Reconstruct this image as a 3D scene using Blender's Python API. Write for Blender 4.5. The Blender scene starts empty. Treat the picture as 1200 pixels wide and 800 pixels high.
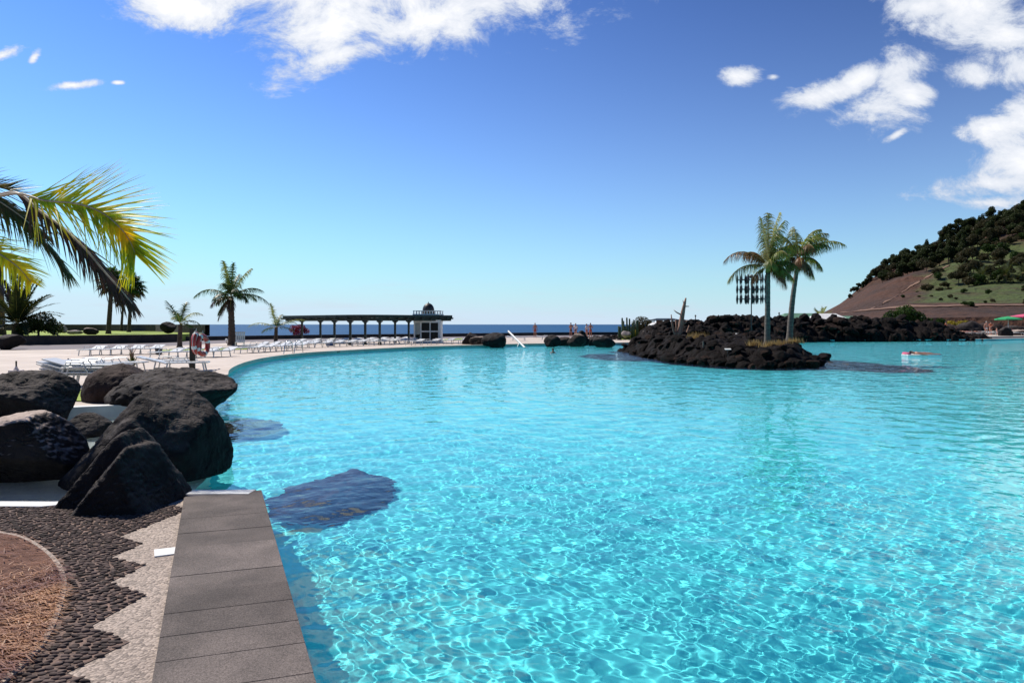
import bpy, bmesh, math, random
import numpy as np
from mathutils import Vector, Matrix
S = bpy.context.scene
C = S.collection
R_ = math.radians
H = 1.6                       # eye height above the deck
WZ = -0.17                    # pool water level
FZ = -1.2                    # pool floor
rng = np.random.default_rng(7)
random.seed(7)
SUN_AZ, SUN_EL = -50, 51

def P(px, py, z=0.0):         # a point of a horizontal surface
    d = (H - z) * 800 / (py - 380.0)
    return ((px - 600) / 800 * d, d)
def A(px, py, d):             # a point at distance d
    return Vector(((px - 600) / 800 * d, d, H - (py - 380) / 800 * d))

# ---------------------------------------------------------------- noise
def _h(i, j, k, s):
    n = (i * 73856093) ^ (j * 19349663) ^ (k * 83492791) ^ (s * 2654435761 & 0x7fffffff)
    n = (n ^ (n >> 13)) * 1274126177 & 0x7fffffff
    n = (n ^ (n >> 16)) * 668265263 & 0x7fffffff
    return (n & 0xffff) / 65535.0
def vnoise(p, s=0):
    p = np.asarray(p, float)
    i = np.floor(p).astype(np.int64); f = p - i; u = f * f * (3 - 2 * f)
    r = 0
    for a in (0, 1):
        for b in (0, 1):
            for c in (0, 1):
                w = (u[:, 0] if a else 1 - u[:, 0]) * (u[:, 1] if b else 1 - u[:, 1]) * (u[:, 2] if c else 1 - u[:, 2])
                r = r + w * _h(i[:, 0] + a, i[:, 1] + b, i[:, 2] + c, s)
    return r
def fbm(p, oct=4, s=0, gain=.5):
    p = np.asarray(p, float); r = 0; a = 1; t = 0
    for o in range(oct):
        r = r + a * (vnoise(p * 2.03 ** o + 17.3 * o, s + o) * 2 - 1); t += a; a *= gain
    return r / t

# ---------------------------------------------------------------- materials
def nodes(m):
    m.use_nodes = True
    return m.node_tree, m.node_tree.nodes, m.node_tree.links
def mat(name, col, col2=None, rough=.7, scale=5., bump=0., bscale=None, metal=0., detail=6, voro=0., contrast=(.35, .65), spec=.5, dist=.02, obj=True, stretch=None, coat=0):
    m = bpy.data.materials.new(name)
    nt, N, L = nodes(m)
    b = N['Principled BSDF']
    b.inputs['Roughness'].default_value = rough; b.inputs['Metallic'].default_value = metal
    b.inputs['Specular IOR Level'].default_value = spec
    tc = N.new('ShaderNodeTexCoord'); src = tc.outputs['Object']
    if stretch:
        mp = N.new('ShaderNodeMapping'); mp.inputs['Scale'].default_value = stretch; L.new(src, mp.inputs[0]); src = mp.outputs[0]
    if col2 is None: col2 = tuple(c * .8 for c in col)
    n = N.new('ShaderNodeTexNoise'); n.inputs['Scale'].default_value = scale; n.inputs['Detail'].default_value = detail
    L.new(src, n.inputs['Vector'])
    mr = N.new('ShaderNodeMapRange'); mr.inputs[1].default_value = contrast[0]; mr.inputs[2].default_value = contrast[1]
    L.new(n.outputs['Fac'], mr.inputs[0])
    mx = N.new('ShaderNodeMix'); mx.data_type = 'RGBA'; mx.inputs['A'].default_value = (*col, 1); mx.inputs['B'].default_value = (*col2, 1)
    L.new(mr.outputs[0], mx.inputs['Factor']); L.new(mx.outputs['Result'], b.inputs['Base Color'])
    if bump:
        bp = N.new('ShaderNodeBump'); bp.inputs['Strength'].default_value = bump; bp.inputs['Distance'].default_value = dist
        n2 = N.new('ShaderNodeTexNoise'); n2.inputs['Scale'].default_value = bscale or scale * 4; n2.inputs['Detail'].default_value = 8
        L.new(src, n2.inputs['Vector']); hgt = n2.outputs['Fac']
        if voro:
            v = N.new('ShaderNodeTexVoronoi'); v.inputs['Scale'].default_value = voro; L.new(src, v.inputs['Vector'])
            ad = N.new('ShaderNodeMath'); ad.operation = 'ADD'; L.new(hgt, ad.inputs[0]); L.new(v.outputs['Distance'], ad.inputs[1]); hgt = ad.outputs[0]
        L.new(hgt, bp.inputs['Height']); L.new(bp.outputs[0], b.inputs['Normal'])
    return m
def leaf_mat(name, c1, c2, trans=.45, scale=3., rough=.4, tint=None, spec=.35):
    m = bpy.data.materials.new(name); nt, N, L = nodes(m); N.clear()
    out = N.new('ShaderNodeOutputMaterial')
    b = N.new('ShaderNodeBsdfPrincipled'); b.inputs['Roughness'].default_value = rough; b.inputs['Specular IOR Level'].default_value = .08 if 'foliage' in name else spec
    t = N.new('ShaderNodeBsdfTranslucent'); mx = N.new('ShaderNodeMixShader'); mx.inputs[0].default_value = trans
    tc = N.new('ShaderNodeTexCoord'); n = N.new('ShaderNodeTexNoise'); n.inputs['Scale'].default_value = scale; n.inputs['Detail'].default_value = 3
    L.new(tc.outputs['Object'], n.inputs['Vector'])
    mr = N.new('ShaderNodeMapRange'); mr.inputs[1].default_value = .38; mr.inputs[2].default_value = .62; L.new(n.outputs['Fac'], mr.inputs[0])
    cm = N.new('ShaderNodeMix'); cm.data_type = 'RGBA'; cm.inputs['A'].default_value = (*c1, 1); cm.inputs['B'].default_value = (*c2, 1)
    L.new(mr.outputs[0], cm.inputs['Factor']); L.new(cm.outputs['Result'], b.inputs['Base Color'])
    h = N.new('ShaderNodeMix'); h.data_type = 'RGBA'; h.blend_type = 'MULTIPLY'; h.inputs['Factor'].default_value = 1
    h.inputs['B'].default_value = (*(tint or (1.5, 1.5, .8)), 1); L.new(cm.outputs['Result'], h.inputs['A']); L.new(h.outputs['Result'], t.inputs['Color'])
    L.new(b.outputs[0], mx.inputs[1]); L.new(t.outputs[0], mx.inputs[2]); L.new(mx.outputs[0], out.inputs[0])
    return m

M = {}
def rockmat(name, c1, c2, bump=.32, pale=None):
    m = mat(name, c1, c2, rough=.8, scale=3.2, bump=bump, bscale=34, voro=55, dist=.016, contrast=(.3, .7), spec=.12)
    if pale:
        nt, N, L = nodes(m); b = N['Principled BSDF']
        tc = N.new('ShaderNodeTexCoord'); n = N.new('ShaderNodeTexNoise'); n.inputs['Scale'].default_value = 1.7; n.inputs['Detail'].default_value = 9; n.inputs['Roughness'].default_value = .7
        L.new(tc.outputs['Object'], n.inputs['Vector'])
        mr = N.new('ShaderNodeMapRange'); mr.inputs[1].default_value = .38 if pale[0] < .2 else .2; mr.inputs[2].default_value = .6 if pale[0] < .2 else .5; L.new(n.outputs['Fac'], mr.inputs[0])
        ge = N.new('ShaderNodeNewGeometry'); sz_ = N.new('ShaderNodeSeparateXYZ'); L.new(ge.outputs['Normal'], sz_.inputs[0]); mz = N.new('ShaderNodeMapRange'); mz.inputs[1].default_value = .35 if pale[0] < .2 else .62; mz.inputs[2].default_value = .8 if pale[0] < .2 else .92; L.new(sz_.outputs['Z'], mz.inputs[0])  # upward faces get the pale colour: sunlit tops painted into the rock
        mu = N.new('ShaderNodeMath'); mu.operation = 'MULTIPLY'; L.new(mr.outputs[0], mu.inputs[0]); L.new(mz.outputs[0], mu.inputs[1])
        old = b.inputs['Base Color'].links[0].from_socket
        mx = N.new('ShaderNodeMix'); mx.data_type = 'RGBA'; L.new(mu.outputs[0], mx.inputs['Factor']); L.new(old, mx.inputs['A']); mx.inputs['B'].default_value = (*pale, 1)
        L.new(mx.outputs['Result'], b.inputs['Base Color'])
        bp0 = b.inputs['Normal'].links[0].from_node
        wv = N.new('ShaderNodeTexNoise'); wv.inputs['Scale'].default_value = 5; wv.inputs['Detail'].default_value = 5; L.new(tc.outputs['Object'], wv.inputs['Vector'])
        vv = N.new('ShaderNodeTexVoronoi'); vv.feature = 'DISTANCE_TO_EDGE'; vv.inputs['Scale'].default_value = 2.4
        vm = N.new('ShaderNodeMix'); vm.data_type = 'VECTOR'; vm.inputs['Factor'].default_value = .35; L.new(tc.outputs['Object'], vm.inputs['A']); L.new(wv.outputs['Color'], vm.inputs['B']); L.new(vm.outputs['Result'], vv.inputs['Vector'])
        cr = N.new('ShaderNodeMapRange'); cr.inputs[1].default_value = 0; cr.inputs[2].default_value = .05; L.new(vv.outputs['Distance'], cr.inputs[0])
        bq = N.new('ShaderNodeBump'); bq.inputs['Strength'].default_value = .55; bq.inputs['Distance'].default_value = .03; L.new(cr.outputs[0], bq.inputs['Height'])
        br = N.new('ShaderNodeBump'); br.inputs['Strength'].default_value = .8; br.inputs['Distance'].default_value = .09; L.new(wv.outputs['Fac'], br.inputs['Height']); L.new(bq.outputs[0], br.inputs['Normal']); L.new(br.outputs[0], bp0.inputs['Normal'])
    return m
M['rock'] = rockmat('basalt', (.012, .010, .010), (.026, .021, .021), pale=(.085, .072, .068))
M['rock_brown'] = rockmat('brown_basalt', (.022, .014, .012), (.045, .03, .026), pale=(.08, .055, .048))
M['rock_grey'] = rockmat('sunlit_top_basalt', (.018, .014, .012), (.05, .038, .032), pale=(.46, .37, .32))  # dark base, strongest pale tops, painting in the sun on flat faces
M['lava'] = rockmat('lava', (.004, .003, .003), (.014, .009, .008), bump=1.)
M['lava2'] = rockmat('rust_lava', (.022, .011, .008), (.05, .03, .022), bump=1.)
M['pale_rock'] = rockmat('pale_rock', (.25, .21, .2), (.4, .35, .33))
M['slab'] = None
M['deck'] = mat('deck_concrete', (.62, .53, .46), (.50, .42, .36), rough=.8, scale=.35, bump=.15, bscale=20)
def deck_joints(m):
    nt, N, L = nodes(m); b = N['Principled BSDF']; old = b.inputs['Base Color'].links[0].from_socket
    t_ = N.new('ShaderNodeTexCoord'); mp_ = N.new('ShaderNodeMapping'); mp_.inputs['Rotation'].default_value = (0, 0, .5); L.new(t_.outputs['Object'], mp_.inputs[0])
    k = N.new('ShaderNodeTexBrick'); k.inputs['Scale'].default_value = .5; k.inputs['Mortar Size'].default_value = .006; k.offset = 0; k.inputs['Brick Width'].default_value = .8; k.inputs['Row Height'].default_value = .8
    k.inputs['Color1'].default_value = (1, 1, 1, 1); k.inputs['Color2'].default_value = (.9, .9, .9, 1); k.inputs['Mortar'].default_value = (.6, .58, .56, 1); L.new(mp_.outputs[0], k.inputs['Vector'])
    x = N.new('ShaderNodeMix'); x.data_type = 'RGBA'; x.blend_type = 'MULTIPLY'; x.inputs['Factor'].default_value = 1; L.new(old, x.inputs['A']); L.new(k.outputs['Color'], x.inputs['B']); L.new(x.outputs['Result'], b.inputs['Base Color'])
deck_joints(M['deck'])
M['white_rim'] = mat('white_plaster', (.72, .72, .7), (.6, .6, .59), rough=.6, scale=3, bump=.1)
M['path'] = mat('path_asphalt', (.2, .17, .18), (.16, .14, .15), rough=.9, scale=.5, bump=.1)
M['darkwall'] = mat('dark_stone', (.03, .024, .024), (.06, .045, .04), rough=.9, scale=1.2, bump=.6, bscale=4, dist=.08)
M['grass'] = mat('lawn_grass', (.2, .3, .025), (.30, .36, .04), rough=.9, scale=1.5, bump=.5, bscale=30)
M['soil'] = mat('bed_soil', (.10, .042, .026), (.17, .075, .045), rough=.95, scale=9, bump=.9, bscale=60)
M['straw'] = leaf_mat('straw', (.50, .26, .12), (.20, .07, .035), trans=.2, scale=2.2, tint=(1.1, 1, .8))
M['drygrass'] = leaf_mat('dry_grass', (.45, .34, .14), (.3, .2, .09), trans=.3, scale=2, tint=(1.1, 1, .8))
M['plastic'] = mat('white_plastic', (.64, .65, .64), (.56, .57, .57), rough=.35, scale=3)
M['grey_plastic'] = mat('grey_plastic', (.38, .42, .40), (.3, .34, .33), rough=.45, scale=3)
M['white'] = mat('white_paint', (.78, .78, .76), (.68, .68, .66), rough=.5, scale=2)
M['pink_base'] = mat('pale_concrete', (.62, .55, .54), (.5, .45, .44), rough=.7, scale=6)
M['green_wood'] = mat('green_painted_timber', (.008, .016, .013), (.015, .026, .02), rough=.5, scale=4, bump=.2)
M['black'] = mat('black_metal', (.012, .012, .013), (.02, .02, .02), rough=.5, scale=5)
M['dark_glass'] = mat('dark_glass', (.006, .007, .008), spec=.2, rough=.3, scale=3)
M['post'] = mat('dark_timber', (.02, .02, .014), (.04, .035, .024), rough=.8, scale=6, bump=.5, stretch=(6, 6, 1))
M['red'] = mat('red_plastic', (.5, .045, .03), (.42, .04, .03), rough=.4, scale=5)
M['blue'] = mat('blue_plastic', (.02, .08, .22), rough=.4)
M['steel'] = mat('steel', (.5, .5, .5), rough=.25, metal=1.)
M['trunk'] = mat('palm_bark', (.12, .085, .065), (.05, .035, .028), rough=.95, scale=5, bump=1., bscale=20, stretch=(1, 1, 5), dist=.05)
M['trunk_grey'] = mat('grey_palm_bark', (.19, .16, .13), (.10, .085, .07), rough=.85, scale=4, bump=.5, bscale=12, stretch=(.6, .6, 4), dist=.02)
M['bark'] = mat('tree_bark', (.08, .055, .04), (.05, .035, .03), rough=.95, scale=2)
M['deadwood'] = mat('dead_wood', (.42, .24, .17), (.25, .14, .1), rough=.85, scale=5, bump=.7, bscale=30, stretch=(3, 3, .7))
M['fr_yellow'] = leaf_mat('yellow_frond', (.75, .62, .035), (.34, .42, .03), trans=.55, scale=4, tint=(1.5, 1.35, .6))
M['fr_dark'] = leaf_mat('dark_frond', (.055, .085, .022), (.10, .085, .03), trans=.3, scale=5, tint=(1.5, 1.3, .7))
M['fr_brown'] = leaf_mat('dried_frond', (.12, .07, .045), (.06, .05, .03), trans=.25, scale=7, tint=(1.2, 1, .8))
M['fr_green'] = leaf_mat('green_frond', (.05, .11, .03), (.03, .06, .018), trans=.35, scale=1.5)
M['fr_light'] = leaf_mat('light_frond', (.27, .29, .08), (.13, .16, .045), trans=.4, scale=1.5)
M['fr_pale'] = leaf_mat('pale_frond', (.42, .40, .18), (.20, .21, .08), trans=.4, scale=1.2, tint=(1.4, 1.3, .9))
M['fr_rust'] = leaf_mat('rusty_frond', (.26, .12, .06), (.17, .12, .05), trans=.35, scale=1.5, tint=(1.2, 1.1, .8))
M['rachis'] = mat('pale_midrib', (.5, .42, .3), (.32, .25, .17), rough=.5, scale=10)
M['rachis_y'] = mat('yellow_midrib', (.5, .38, .08), (.25, .2, .06), rough=.5, scale=10)
M['leaf'] = leaf_mat('foliage', (.045, .08, .02), (.02, .042, .012), trans=.25, scale=.4)
M['leaf_dark'] = leaf_mat('dark_foliage', (.055, .07, .026), (.022, .032, .012), trans=.2, scale=.3)
M['leaf_brown'] = leaf_mat('brown_foliage', (.08, .065, .035), (.035, .04, .018), trans=.2, scale=.4)
M['leaf_yellow'] = leaf_mat('yellow_foliage', (.36, .28, .04), (.14, .14, .03), trans=.35, scale=.6)
M['magenta'] = leaf_mat('magenta_flowers', (.3, .015, .06), (.1, .02, .03), trans=.35, scale=2, tint=(1.3, 1, 1))
M['cactus'] = mat('cactus_skin', (.05, .09, .035), (.03, .06, .03), rough=.6, scale=4, bump=.3)
M['skin'] = mat('skin', (.55, .27, .18), (.48, .22, .15), rough=.5, scale=6)
M['skin2'] = mat('tanned_skin', (.36, .15, .085), (.3, .12, .07), rough=.5, scale=6)
M['hair'] = mat('dark_hair', (.02, .014, .01), rough=.6)
M['hair2'] = mat('grey_hair', (.5, .48, .45), rough=.6)
M['cloth_red'] = mat('red_cloth', (.5, .03, .03), rough=.8)
M['cloth_orange'] = mat('orange_cloth', (.6, .13, .05), rough=.8)
M['cloth_white'] = mat('white_cloth', (.75, .75, .74), rough=.8)
M['cloth_dark'] = mat('dark_cloth', (.03, .035, .05), rough=.8)
M['cloth_pink'] = mat('pink_cloth', (.65, .1, .2), (.55, .08, .16), rough=.8)
M['cloth_green'] = mat('green_canvas', (.02, .35, .13), (.02, .28, .1), rough=.8)
M['canvas_green'] = mat('pale_green_canvas', (.12, .25, .17), (.08, .18, .12), rough=.8, scale=1)

# ---------------------------------------------------------------- object helpers
def tag(o, label=None, cat=None, group=None, kind=None):
    if label: o['label'] = label
    if cat: o['category'] = cat
    if group: o['group'] = group
    if kind: o['kind'] = kind
    return o
def link(name, me, m=None, parent=None):
    o = bpy.data.objects.new(name, me); C.objects.link(o)
    if m:
        for k in (m if isinstance(m, (list, tuple)) else [m]): me.materials.append(k)
    if parent: o.parent = parent
    return o
def thing(name, label, cat, loc=(0, 0, 0), rz=0, group=None):
    o = bpy.data.objects.new(name, None); C.objects.link(o); o.empty_display_size = .2
    o.location = loc; o.rotation_euler = (0, 0, rz)
    return tag(o, label, cat, group)
def copy_tree(o, parent=None):
    c = o.copy(); C.objects.link(c); c.parent = parent
    for ch in [x for x in o.children]: copy_tree(ch, c)
    return c
def npmesh(name, V, Fs, smooth=True):
    V = np.asarray(V, float).reshape(-1, 3)
    if not isinstance(Fs, list): Fs = [Fs]
    me = bpy.data.meshes.new(name)
    me.vertices.add(len(V)); me.vertices.foreach_set('co', V.ravel())
    idx = np.concatenate([np.asarray(f).ravel() for f in Fs]); tot = np.concatenate([np.full(len(f), np.asarray(f).shape[1]) for f in Fs])
    me.loops.add(len(idx)); me.loops.foreach_set('vertex_index', idx.astype(np.int32))
    me.polygons.add(len(tot)); st = np.concatenate([[0], np.cumsum(tot)[:-1]])
    me.polygons.foreach_set('loop_start', st.astype(np.int32)); me.polygons.foreach_set('loop_total', tot.astype(np.int32))
    me.polygons.foreach_set('use_smooth', np.full(len(tot), smooth))
    me.update(calc_edges=True)
    return me
_ico = {}
def ico(n):
    if n not in _ico:
        bm = bmesh.new(); bmesh.ops.create_icosphere(bm, subdivisions=n, radius=1)
        _ico[n] = (np.array([v.co[:] for v in bm.verts]), np.array([[v.index for v in f.verts] for f in bm.faces])); bm.free()
    return _ico[n]
class MB:
    def __init__(s): s.bm = bmesh.new()
    def box(s, c, size, rz=0, rot=None, bev=0):
        g = bmesh.ops.create_cube(s.bm, size=1)['verts']
        m = Matrix.Translation(Vector(c)) @ (rot if rot is not None else Matrix.Rotation(rz, 4, 'Z')) @ Matrix.Diagonal((*size, 1))
        bmesh.ops.transform(s.bm, matrix=m, verts=g)
        if bev:
            es = list({e for v in g for e in v.link_edges}); bmesh.ops.bevel(s.bm, geom=es, offset=bev, segments=2, affect='EDGES', profile=.5)
        return s
    def tube(s, pts, r, n=8, cap=True):
        pts = [Vector(p) for p in pts]; rs = r if isinstance(r, (list, tuple)) else [r] * len(pts)
        rings = []; prev = None
        for i, p in enumerate(pts):
            t = (pts[min(i + 1, len(pts) - 1)] - pts[max(i - 1, 0)]).normalized()
            if prev is None:
                a = Vector((1, 0, 0)) if abs(t.x) < .9 else Vector((0, 1, 0)); u = t.cross(a).normalized()
            else: u = (prev - t * prev.dot(t)).normalized()
            prev = u; w = t.cross(u)
            rings.append([s.bm.verts.new(p + (u * math.cos(2 * math.pi * k / n) + w * math.sin(2 * math.pi * k / n)) * rs[i]) for k in range(n)])
        for a, b in zip(rings, rings[1:]):
            for k in range(n): s.bm.faces.new((a[k], a[(k + 1) % n], b[(k + 1) % n], b[k]))
        if cap: s.bm.faces.new(rings[0][::-1]); s.bm.faces.new(rings[-1])
        return s
    def lathe(s, prof, n=16, c=(0, 0, 0)):
        rings = [[s.bm.verts.new((c[0] + r * math.cos(2 * math.pi * k / n), c[1] + r * math.sin(2 * math.pi * k / n), c[2] + z)) for k in range(n)] for r, z in prof]
        for a, b in zip(rings, rings[1:]):
            for k in range(n): s.bm.faces.new((a[k], a[(k + 1) % n], b[(k + 1) % n], b[k]))
        s.bm.faces.new(rings[0][::-1]); s.bm.faces.new(rings[-1]); return s
    def prism(s, poly, z0, z1):
        a = [s.bm.verts.new((x, y, z0)) for x, y in poly]; b = [s.bm.verts.new((x, y, z1)) for x, y in poly]; n = len(poly)
        s.bm.faces.new(a[::-1]); s.bm.faces.new(b)
        for k in range(n): s.bm.faces.new((a[k], a[(k + 1) % n], b[(k + 1) % n], b[k]))
        return s
    def build(s, name, m, parent=None, smooth=False):
        bmesh.ops.recalc_face_normals(s.bm, faces=s.bm.faces[:])
        me = bpy.data.meshes.new(name); s.bm.to_mesh(me); s.bm.free()
        if smooth: me.polygons.foreach_set('use_smooth', np.ones(len(me.polygons), bool))
        return link(name, me, m, parent)
def sheet(name, loops, z, m, kind='structure'):
    bm = bmesh.new(); es = []
    for lp in loops:
        vs = [bm.verts.new((x, y, z)) for x, y in lp]
        es += [bm.edges.new((vs[i], vs[(i + 1) % len(vs)])) for i in range(len(vs))]
    bmesh.ops.triangle_fill(bm, edges=es, use_beauty=True)
    for f in bm.faces:
        if f.normal.z < 0: f.normal_flip()
    me = bpy.data.meshes.new(name); bm.to_mesh(me); bm.free()
    return tag(link(name, me, m), kind=kind)
def smooth_poly(pts, n=5):
    out = []
    for i in range(len(pts) - 1):
        p0 = pts[max(i - 1, 0)]; p1 = pts[i]; p2 = pts[i + 1]; p3 = pts[min(i + 2, len(pts) - 1)]
        for k in range(n):
            t = k / n
            out.append(tuple(.5 * (2 * p1[j] + (p2[j] - p0[j]) * t + (2 * p0[j] - 5 * p1[j] + 4 * p2[j] - p3[j]) * t * t + (3 * p1[j] - p0[j] - 3 * p2[j] + p3[j]) * t ** 3) for j in range(len(p1))))
    return out + [tuple(pts[-1])]
receivers = []

# ---------------------------------------------------------------- world: sky and clouds
W = bpy.data.worlds.new('World'); S.world = W; W.use_nodes = True
nt = W.node_tree; N = nt.nodes; L = nt.links
bg = N['Background']
sky = N.new('ShaderNodeTexSky'); sky.sky_type = 'NISHITA'; sky.sun_disc = False
sky.sun_elevation = R_(SUN_EL); sky.sun_rotation = R_(SUN_AZ); sky.air_density = 1.1; sky.dust_density = .25; sky.ozone_density = 4.0
tc = N.new('ShaderNodeTexCoord')
sep = N.new('ShaderNodeSeparateXYZ'); L.new(tc.outputs['Generated'], sep.inputs[0])
def MN(op, a, b=None, c=None, clamp=False):
    n = N.new('ShaderNodeMath'); n.operation = op; n.use_clamp = clamp
    for i, v in enumerate((a, b, c)):
        if v is None: continue
        if isinstance(v, (int, float)): n.inputs[i].default_value = v
        else: L.new(v, n.inputs[i])
    return n.outputs[0]
gam = N.new('ShaderNodeGamma'); gam.inputs[1].default_value = 2.4; L.new(sky.outputs[0], gam.inputs[0])
sc_ = N.new('ShaderNodeVectorMath'); sc_.operation = 'MULTIPLY'; L.new(gam.outputs[0], sc_.inputs[0]); sc_.inputs[1].default_value = (.009, .084, .090)
hz_ = N.new('ShaderNodeMix'); hz_.data_type = 'RGBA'; L.new(sc_.outputs[0], hz_.inputs['A']); hz_.inputs['B'].default_value = (5.6, 7.0, 8.9, 1)
ymax = MN('MAXIMUM', sep.outputs['Y'], .02)
u = MN('DIVIDE', sep.outputs['X'], ymax); v = MN('DIVIDE', sep.outputs['Z'], ymax)
sdn = N.new('ShaderNodeMapRange'); sdn.inputs[1].default_value = -.9; sdn.inputs[2].default_value = .55; sdn.inputs[3].default_value = .38; sdn.inputs[4].default_value = 1.0; L.new(sep.outputs['Y'], sdn.inputs[0])
hcol = N.new('ShaderNodeVectorMath'); hcol.operation = 'SCALE'; hcol.inputs[0].default_value = (6.2, 7.2, 8.9); L.new(sdn.outputs[0], hcol.inputs['Scale']); L.new(hcol.outputs[0], hz_.inputs['B'])
glow = N.new('ShaderNodeMapRange'); glow.inputs[1].default_value = .45; glow.inputs[2].default_value = -.9; glow.inputs[3].default_value = 0; glow.inputs[4].default_value = .25; L.new(sep.outputs['X'], glow.inputs[0])
hzf = MN('ADD', MN('MULTIPLY', MN('POWER', 2.718, MN('MULTIPLY', MN('ABSOLUTE', sep.outputs['Z']), -5.4)), .90), MN('MULTIPLY', glow.outputs[0], MN('POWER', 2.718, MN('MULTIPLY', MN('ABSOLUTE', sep.outputs['Z']), -1.2))), clamp=True)
L.new(MN('MINIMUM', hzf, .93), hz_.inputs['Factor'])
uv = N.new('ShaderNodeCombineXYZ'); L.new(u, uv.inputs[0]); L.new(v, uv.inputs[1])
n1 = N.new('ShaderNodeTexNoise'); n1.inputs['Scale'].default_value = 9; n1.inputs['Detail'].default_value = 9; n1.inputs['Roughness'].default_value = .68; n1.inputs['Distortion'].default_value = .35
mpn = N.new('ShaderNodeMapping'); mpn.inputs['Scale'].default_value = (1, 1.5, 1); mpn.inputs['Rotation'].default_value = (0, 0, .35); L.new(uv.outputs[0], mpn.inputs[0]); L.new(mpn.outputs[0], n1.inputs['Vector'])
clouds = [(455, -8, 150, 48, 0), (385, 32, 60, 32, 20), (400, 64, 42, 14, 10), (215, 6, 62, 22, -8), (300, -14, 90, 24, 0), (505, 22, 80, 24, 5), (872, 90, 24, 11, 8), (906, 90, 9, 4, 0),
          (975, 108, 58, 16, 14), (1055, 82, 40, 24, 20), (1030, 130, 46, 24, 0), (1005, 95, 50, 14, 20), (1068, 112, 26, 24, 0), (1050, 158, 15, 5, 30),
          (1075, 8, 42, 18, 0), (1150, 5, 90, 42, 0), (1185, 45, 45, 26, 0), (1150, 90, 38, 18, 0), (1200, 78, 50, 30, 0), (1165, 150, 36, 20, 12), (1205, 140, 40, 36, 0),
          (1160, 215, 76, 17, 8), (1200, 195, 62, 34, 0), (1165, 238, 36, 9, 0), (85, 100, 27, 4, 6), (3, 65, 18, 6, 20), (40, 68, 7, 4, 50), (138, 97, 6, 2, 0)]
tot = None
for cx, cy, rx, ry, an in clouds:
    mp = N.new('ShaderNodeMapping'); mp.vector_type = 'TEXTURE'
    mp.inputs['Location'].default_value = ((cx - 600) / 800, (380 - cy) / 800, 0); mp.inputs['Rotation'].default_value = (0, 0, R_(an)); mp.inputs['Scale'].default_value = (rx / 800 * (1.5 if cx < 800 else 1.14), ry / 800 * (1.5 if cx < 800 else 1.14), 1)
    L.new(uv.outputs[0], mp.inputs[0])
    ln = N.new('ShaderNodeVectorMath'); ln.operation = 'LENGTH'; L.new(mp.outputs[0], ln.inputs[0])
    d = MN('SUBTRACT', 1, ln.outputs['Value'])
    tot = d if tot is None else MN('SMOOTH_MAX', tot, d, .25)
tot = MN('MAXIMUM', tot, -1.2)
dens = MN('ADD', tot, MN('MULTIPLY', MN('SUBTRACT', n1.outputs['Fac'], .46), 3.4))
mr = N.new('ShaderNodeMapRange'); mr.interpolation_type = 'SMOOTHSTEP'; mr.inputs[1].default_value = .02; mr.inputs[2].default_value = .75; L.new(dens, mr.inputs[0])
frontm = MN('GREATER_THAN', sep.outputs['Y'], .05)
alpha = MN('MULTIPLY', MN('MULTIPLY', mr.outputs[0], .97), frontm)
# thin low haze clouds near the horizon
n3 = N.new('ShaderNodeTexNoise'); n3.inputs['Scale'].default_value = 9; n3.inputs['Detail'].default_value = 6
mp3 = N.new('ShaderNodeMapping'); mp3.inputs['Scale'].default_value = (1, 7, 1); L.new(uv.outputs[0], mp3.inputs[0]); L.new(mp3.outputs[0], n3.inputs['Vector'])
r3 = N.new('ShaderNodeMapRange'); r3.inputs[1].default_value = .52; r3.inputs[2].default_value = .75; L.new(n3.outputs['Fac'], r3.inputs[0])
b3 = N.new('ShaderNodeMapRange'); b3.inputs[1].default_value = .09; b3.inputs[2].default_value = .01; L.new(v, b3.inputs[0])
low = MN('MULTIPLY', MN('MULTIPLY', r3.outputs[0], b3.outputs[0]), MN('MULTIPLY', frontm, .5))
ccol = N.new('ShaderNodeMix'); ccol.data_type = 'RGBA'; ccol.inputs['A'].default_value = (6.0, 6.6, 7.7, 1); ccol.inputs['B'].default_value = (10.5, 10.4, 10.4, 1)
n4 = N.new('ShaderNodeMapRange'); n4.inputs[1].default_value = .35; n4.inputs[2].default_value = 1.3; L.new(dens, n4.inputs[0])
sunside = N.new('ShaderNodeMapRange'); sunside.inputs[1].default_value = .5; sunside.inputs[2].default_value = -.2; sunside.inputs[3].default_value = .72; sunside.inputs[4].default_value = 1.; L.new(u, sunside.inputs[0])
L.new(MN('MULTIPLY', n4.outputs[0], sunside.outputs[0]), ccol.inputs['Factor'])
m1 = N.new('ShaderNodeMix'); m1.data_type = 'RGBA'; L.new(MN('MAXIMUM', alpha, low), m1.inputs['Factor']); L.new(hz_.outputs['Result'], m1.inputs['A']); L.new(ccol.outputs['Result'], m1.inputs['B'])
L.new(m1.outputs['Result'], bg.inputs[0]); bg.inputs[1].default_value = .1

el, az = R_(SUN_EL), R_(SUN_AZ)
sd = Vector((math.sin(az) * math.cos(el), math.cos(az) * math.cos(el), math.sin(el)))
Ls = bpy.data.lights.new('sun', 'SUN'); Ls.energy = 5.0; Ls.angle = R_(.5); Ls.color = (1, .93, .82)
so = bpy.data.objects.new('sun', Ls); C.objects.link(so); so.rotation_euler = sd.to_track_quat('Z', 'Y').to_euler()
Ls.cycles.is_caustics_light = True

cam = bpy.data.cameras.new('camera'); cam.lens = 24; cam.sensor_width = 36; cam.shift_y = -20 / 1200; cam.clip_end = 60000; cam.clip_start = .05
co = bpy.data.objects.new('camera', cam); C.objects.link(co); co.location = (0, 0, H); co.rotation_euler = (math.pi / 2, 0, 0); S.camera = co

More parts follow.
